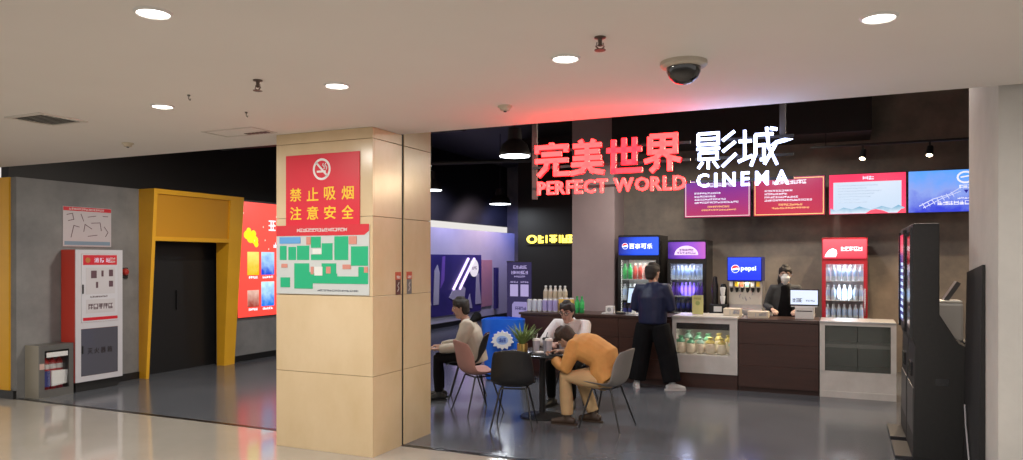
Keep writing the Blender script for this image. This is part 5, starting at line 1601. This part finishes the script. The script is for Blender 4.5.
        so = melt(mb, 'shoe', shoe_c, t, 0.008, 3)
        sl = MB()
        rt = td.cross(Vector((0, 0, 1)))
        out = [(-0.1, -0.03), (-0.105, 0.0), (-0.1, 0.03), (-0.02, 0.036), (0.09, 0.046), (0.16, 0.036), (0.185, 0.0), (0.16, -0.036), (0.09, -0.046), (-0.02, -0.036)]
        nn = len(out)
        sl.add([(g + td * a + rt * b)[:] for a, b in out] + [(g + td * a + rt * b + Vector((0, 0, 0.018)))[:] for a, b in out],
               [tuple(range(nn)), tuple(reversed(range(nn, 2 * nn)))] + [(i, i + nn, (i + 1) % nn + nn, (i + 1) % nn) for i in range(nn)])
        sl.build('sole', J.get('sole_mat', shoe_c), so)
    # hair
    mb = MB()
    if hair_style != 'none':
        loft(mb, [(H(0, -0.02, 0.106), 0.05 * k, 0.064 * k), (H(0, -0.018, 0.084), 0.08 * k, 0.097 * k), (H(0, -0.026, 0.05), 0.092 * k, 0.102 * k), (H(0, -0.046, 0.0), 0.09 * k, 0.086 * k), (H(0, -0.062, -0.05), 0.072 * k, 0.058 * k)], xhint=hr)
        rr = random.Random(hash(label) % 1000 if False else len(label))
        for q in range(4 if hair_style == 'tied' else 16):
            a = rr.uniform(-1.2, 1.2)
            z_ = rr.uniform(0.05, 0.1)
            p0 = H(0.072 * math.sin(a), 0.075 * math.cos(a) - 0.012, z_ * 0.8 + 0.018)
            loft(mb, [(H(0.03 * math.sin(a), -0.02, 0.098), 0.028 * k), (p0, 0.022 * k), (p0 + (hf * 0.016 * math.cos(a) - hu * 0.028 + hr * 0.012 * math.sin(a)) * k, 0.008 * k)], xhint=hr, seg=8)
        for s in (-1, 1):
            loft(mb, [(H(s * 0.074, 0.01, 0.05), 0.016 * k, 0.03 * k), (H(s * 0.078, 0.004, 0.012), 0.01 * k, 0.02 * k)], xhint=hr, seg=8)
        if hair_style == 'tied':
            loft(mb, [(H(0.02, -0.1, 0.04), 0.035), (H(0.06, -0.12, -0.02), 0.035), (H(0.085, -0.09, -0.1), 0.028), (H(0.08, -0.07, -0.17), 0.015)], xhint=hr, seg=10)
        melt(mb, 'hair', hair_c, t, 0.007, 2)
    # face details
    eye_m = M('eye_dark', (0.015, 0.01, 0.008), 0.2)
    eye_w = M('eye_white', (0.6, 0.56, 0.52), 0.3)
    brow_m = M('brow_dark', (0.02, 0.014, 0.01), 0.7)
    lip_m = M('lip', (0.36, 0.13, 0.11), 0.5)

    def small(nm, pts, r, m_, par=t):
        q = MB()
        loft(q, [(p, r[0], r[1]) for p in pts], xhint=hf, seg=8)
        return q.build(nm, m_, par, True)

    for s in (-1, 1):
        e_ = small('eye', [H(s * 0.022, 0.079, 0.006), H(s * 0.042, 0.070, 0.006)], (0.006, 0.007), eye_w)
        small('iris', [H(s * 0.030, 0.083, 0.006), H(s * 0.036, 0.081, 0.006)], (0.004, 0.006), eye_m, e_)
        small('eyebrow', [H(s * 0.018, 0.086, 0.026), H(s * 0.050, 0.07, 0.028)], (0.004, 0.004), brow_m)
    if not mask:
        small('mouth', [H(-0.02, 0.080, -0.062), H(0, 0.085, -0.062), H(0.02, 0.080, -0.062)], (0.004, 0.006), lip_m)
    else:
        q = MB()
        loft(q, [(H(0, 0.062, -0.008), 0.045 * k, 0.04 * k), (H(0, 0.062, -0.03), 0.062 * k, 0.056 * k), (H(0, 0.058, -0.07), 0.056 * k, 0.052 * k), (H(0, 0.052, -0.108), 0.036 * k, 0.034 * k)], xhint=hr)
        mk = melt(q, 'face_mask', M('mask_white', (0.68, 0.69, 0.7), 0.7), t, 0.006, 2)
        for s in (-1, 1):
            MB().tube([H(s * 0.055, 0.07, -0.03)[:], H(s * 0.08, -0.01, 0.01)[:]], 0.003, 6).build('ear_loop', MATS['mask_white'], mk)
    if glasses:
        gl = MB()
        for s in (-1, 1):
            ring = [H(s * 0.034 + 0.025 * math.cos(a), 0.098, 0.003 + 0.02 * math.sin(a))[:] for a in [2 * PI * q / 16 for q in range(17)]]
            gl.tube(ring, 0.0028, 6, cap=False)
            gl.tube([H(s * 0.059, 0.098, 0.006)[:], H(s * 0.083, 0.0, 0.012)[:]], 0.0025, 6)
        gl.tube([H(-0.009, 0.098, 0.006)[:], H(0.009, 0.098, 0.006)[:]], 0.0025, 6)
        gl.build('glasses', black_metal, t)
    return t


hair_black = M('hair_black', (0.012, 0.009, 0.008), 0.7, var=(0.025, 0.018, 0.014), scale=60)
hair_brown = M('hair_brown', (0.02, 0.012, 0.008), 0.7, var=(0.05, 0.028, 0.018), scale=60)
cl_orange = M('cloth_orange', (0.60, 0.30, 0.085), 0.8, var=(0.52, 0.25, 0.07), scale=9, bump=0.25, bscale=12)
cl_khaki = M('cloth_khaki', (0.52, 0.35, 0.18), 0.85, var=(0.46, 0.31, 0.16), scale=9, bump=0.25, bscale=14)
cl_white = M('cloth_white', (0.60, 0.56, 0.55), 0.85, var=(0.54, 0.5, 0.5), scale=8, bump=0.25, bscale=12)
cl_beige = M('cloth_beige', (0.48, 0.42, 0.34), 0.85, var=(0.42, 0.37, 0.30), scale=8, bump=0.25, bscale=12)
cl_black = M('cloth_black', (0.006, 0.006, 0.007), 0.9, var=(0.009, 0.009, 0.010), spec=0.1, scale=8, bump=0.25, bscale=12)
cl_navy = M('jacket_navy', (0.009, 0.013, 0.042), 0.45, var=(0.013, 0.019, 0.058), spec=0.3, scale=7, bump=0.35, bscale=9)
cl_char = M('cloth_charcoal', (0.03, 0.032, 0.034), 0.8, var=(0.045, 0.045, 0.048), scale=8, bump=0.2)
shoe_brown = M('shoe_brown', (0.045, 0.026, 0.016), 0.5)
shoe_white = M('shoe_white', (0.62, 0.61, 0.6), 0.5)
shoe_black = M('shoe_black', (0.012, 0.012, 0.012), 0.5)

# the person in orange, bowed over the table
person('person in orange jacket and khaki trousers bowed forward on the grey chair', (-2.27, 7.36), (-0.99, 0.10), dict(
    pelvis=(0, -0.06, 0.53), chest=(0, 0.17, 0.80), belly=(0, -0.06, 0.05), neck=(0, 0.32, 0.885), head=(0, 0.43, 0.885),
    shoulder_l=(-0.17, 0.25, 0.83), elbow_l=(-0.2, 0.34, 0.60), wrist_l=(-0.10, 0.52, 0.67), hand_l=(0.3, 0.9, 0.1), palm_l=(0.3, 0, 1), curl_l=0.7, thumb_l=-1,
    shoulder_r=(0.17, 0.25, 0.83), elbow_r=(0.24, 0.36, 0.68), wrist_r=(0.10, 0.52, 0.735), hand_r=(-0.3, 0.9, 0.05), palm_r=(-0.3, 0, -1), curl_r=0.3,
    hip_l=(-0.09, 0.0, 0.50), knee_l=(-0.12, 0.38, 0.50), ankle_l=(-0.11, 0.36, 0.09), toe_l=(-0.1, 1, 0),
    hip_r=(0.09, 0.0, 0.50), knee_r=(0.15, 0.34, 0.50), ankle_r=(0.16, 0.18, 0.09), toe_r=(0.1, 1, 0)),
    {'jacket': dict(kind='top', mat=cl_orange, hem=0.05, grow=0.014, collar=True), 'trousers': dict(kind='bottom', mat=cl_khaki, wide=0.012)},
    hair_brown, shoe_brown, head_f=(0.12, 0.66, -0.75), head_u=(0, 0.75, 0.66), bulk=1.12)
# the person in white behind the table, facing the camera
person('person in white top with glasses sitting behind the round table', (-3.0, 8.50), (-0.05, -1.0), dict(
    pelvis=(0, -0.06, 0.53), chest=(0, 0.05, 0.84), neck=(0, 0.14, 0.99), head=(0, 0.21, 1.10),
    shoulder_l=(-0.19, 0.08, 0.93), elbow_l=(-0.24, 0.34, 0.74), wrist_l=(-0.07, 0.52, 0.765), hand_l=(0.7, 0.6, 0.0), palm_l=(0, 0, -1), thumb_l=-1,
    shoulder_r=(0.19, 0.08, 0.93), elbow_r=(0.24, 0.34, 0.74), wrist_r=(0.08, 0.54, 0.765), hand_r=(-0.7, 0.6, 0.0), palm_r=(0, 0, -1),
    hip_l=(-0.09, 0.0, 0.50), knee_l=(-0.13, 0.40, 0.50), ankle_l=(-0.13, 0.36, 0.09), hip_r=(0.09, 0.0, 0.50), knee_r=(0.13, 0.40, 0.50), ankle_r=(0.13, 0.36, 0.09)),
    {'sweater': dict(kind='top', mat=cl_white, hem=0.06, grow=0.012, collar=True, hood=(0, -1, 0)), 'trousers': dict(kind='bottom', mat=cl_black)},
    hair_black, shoe_black, skin=(0.52, 0.32, 0.25), head_f=(0.0, 0.98, -0.18), head_u=(0, 0.18, 0.98), glasses=True)
# the person in profile at the left
person('person in beige hooded jacket over black vest sitting in profile beside the column', (-4.22, 8.18), (-0.91, -0.41), dict(
    pelvis=(0, -0.05, 0.53), chest=(0, 0.02, 0.82), neck=(0, 0.08, 0.985), head=(0, 0.15, 1.125),
    shoulder_l=(-0.19, 0.05, 0.91), elbow_l=(-0.22, 0.16, 0.66), wrist_l=(-0.14, 0.40, 0.63), hand_l=(0.2, 1, 0.05), palm_l=(0, 0, -1), thumb_l=-1,
    shoulder_r=(0.19, 0.05, 0.91), elbow_r=(0.22, 0.18, 0.66), wrist_r=(0.12, 0.40, 0.64), hand_r=(-0.2, 1, 0.05), palm_r=(0, 0, -1),
    hip_l=(-0.09, 0.0, 0.50), knee_l=(-0.12, 0.42, 0.51), ankle_l=(-0.12, 0.40, 0.09), hip_r=(0.09, 0.0, 0.50), knee_r=(0.12, 0.42, 0.51), ankle_r=(0.12, 0.40, 0.09)),
    {'jacket': dict(kind='top', mat=cl_beige, hem=0.08, grow=0.014), 'vest': dict(kind='vest', mat=cl_black), 'hood': dict(kind='top', mat=cl_black, sleeve=0, grow=-0.03, hood=(0, -1.25, 0.5)), 'trousers': dict(kind='bottom', mat=cl_black)},
    hair_black, shoe_black, skin=(0.46, 0.28, 0.21), head_f=(-0.12, 0.98, -0.12), head_u=(0, 0.12, 0.98))
# the standing customer seen from behind
person('person in navy jacket standing at the bar seen from behind', (-2.34, 9.80), (0.10, 1.0), dict(
    pelvis=(0, 0, 0.90), chest=(0, 0.0, 1.22), neck=(0, 0.01, 1.41), head=(0.0, 0.03, 1.55),
    shoulder_l=(-0.19, 0, 1.335), elbow_l=(-0.25, 0.0, 1.08), wrist_l=(-0.20, 0.22, 1.05), hand_l=(0.2, 1, 0.0), palm_l=(0, 0, -1), thumb_l=-1,
    shoulder_r=(0.19, 0, 1.335), elbow_r=(0.25, 0.02, 1.08), wrist_r=(0.18, 0.22, 1.05), hand_r=(-0.2, 1, 0.0), palm_r=(0, 0, -1),
    hip_l=(-0.10, 0, 0.86), knee_l=(-0.17, 0.02, 0.47), ankle_l=(-0.22, 0.0, 0.09), toe_l=(-0.5, 1, 0),
    hip_r=(0.10, 0, 0.86), knee_r=(0.19, 0.03, 0.47), ankle_r=(0.27, 0.0, 0.09), toe_r=(0.95, 0.6, 0)),
    {'jacket': dict(kind='top', mat=cl_navy, hem=0.03, grow=0.014, collar=True), 'trousers': dict(kind='bottom', mat=cl_black, wide=0.065)},
    hair_black, shoe_white, skin=(0.42, 0.25, 0.18), head_f=(0.45, 0.89, 0.0), bulk=1.06)
# the clerk behind the bar
person('person in dark jacket and white face mask behind the bar', (-0.76, 11.1), (0.05, -1.0), dict(
    pelvis=(0, 0, 0.90), chest=(0, 0.0, 1.2), neck=(0, 0.01, 1.38), head=(0.0, 0.04, 1.515),
    shoulder_l=(-0.165, 0, 1.31), elbow_l=(-0.24, 0.02, 1.07), wrist_l=(-0.15, 0.26, 1.03), hand_l=(0.3, 1, -0.1), palm_l=(0, 0, -1), thumb_l=-1,
    shoulder_r=(0.165, 0, 1.31), elbow_r=(0.25, 0.02, 1.07), wrist_r=(0.16, 0.26, 1.03), hand_r=(-0.3, 1, -0.1), palm_r=(0, 0, -1),
    hip_l=(-0.09, 0, 0.86), knee_l=(-0.1, 0.02, 0.47), ankle_l=(-0.1, 0.0, 0.09), hip_r=(0.09, 0, 0.86), knee_r=(0.1, 0.02, 0.47), ankle_r=(0.1, 0.0, 0.09)),
    {'jacket': dict(kind='top', mat=cl_char, hem=0.04, collar=True), 'shirt': dict(kind='vest', mat=cl_black), 'trousers': dict(kind='bottom', mat=cl_black)},
    hair_black, shoe_black, skin=(0.5, 0.32, 0.25), hair_style='tied', mask=True, head_f=(0.0, 0.98, -0.12), head_u=(0, 0.12, 0.98))
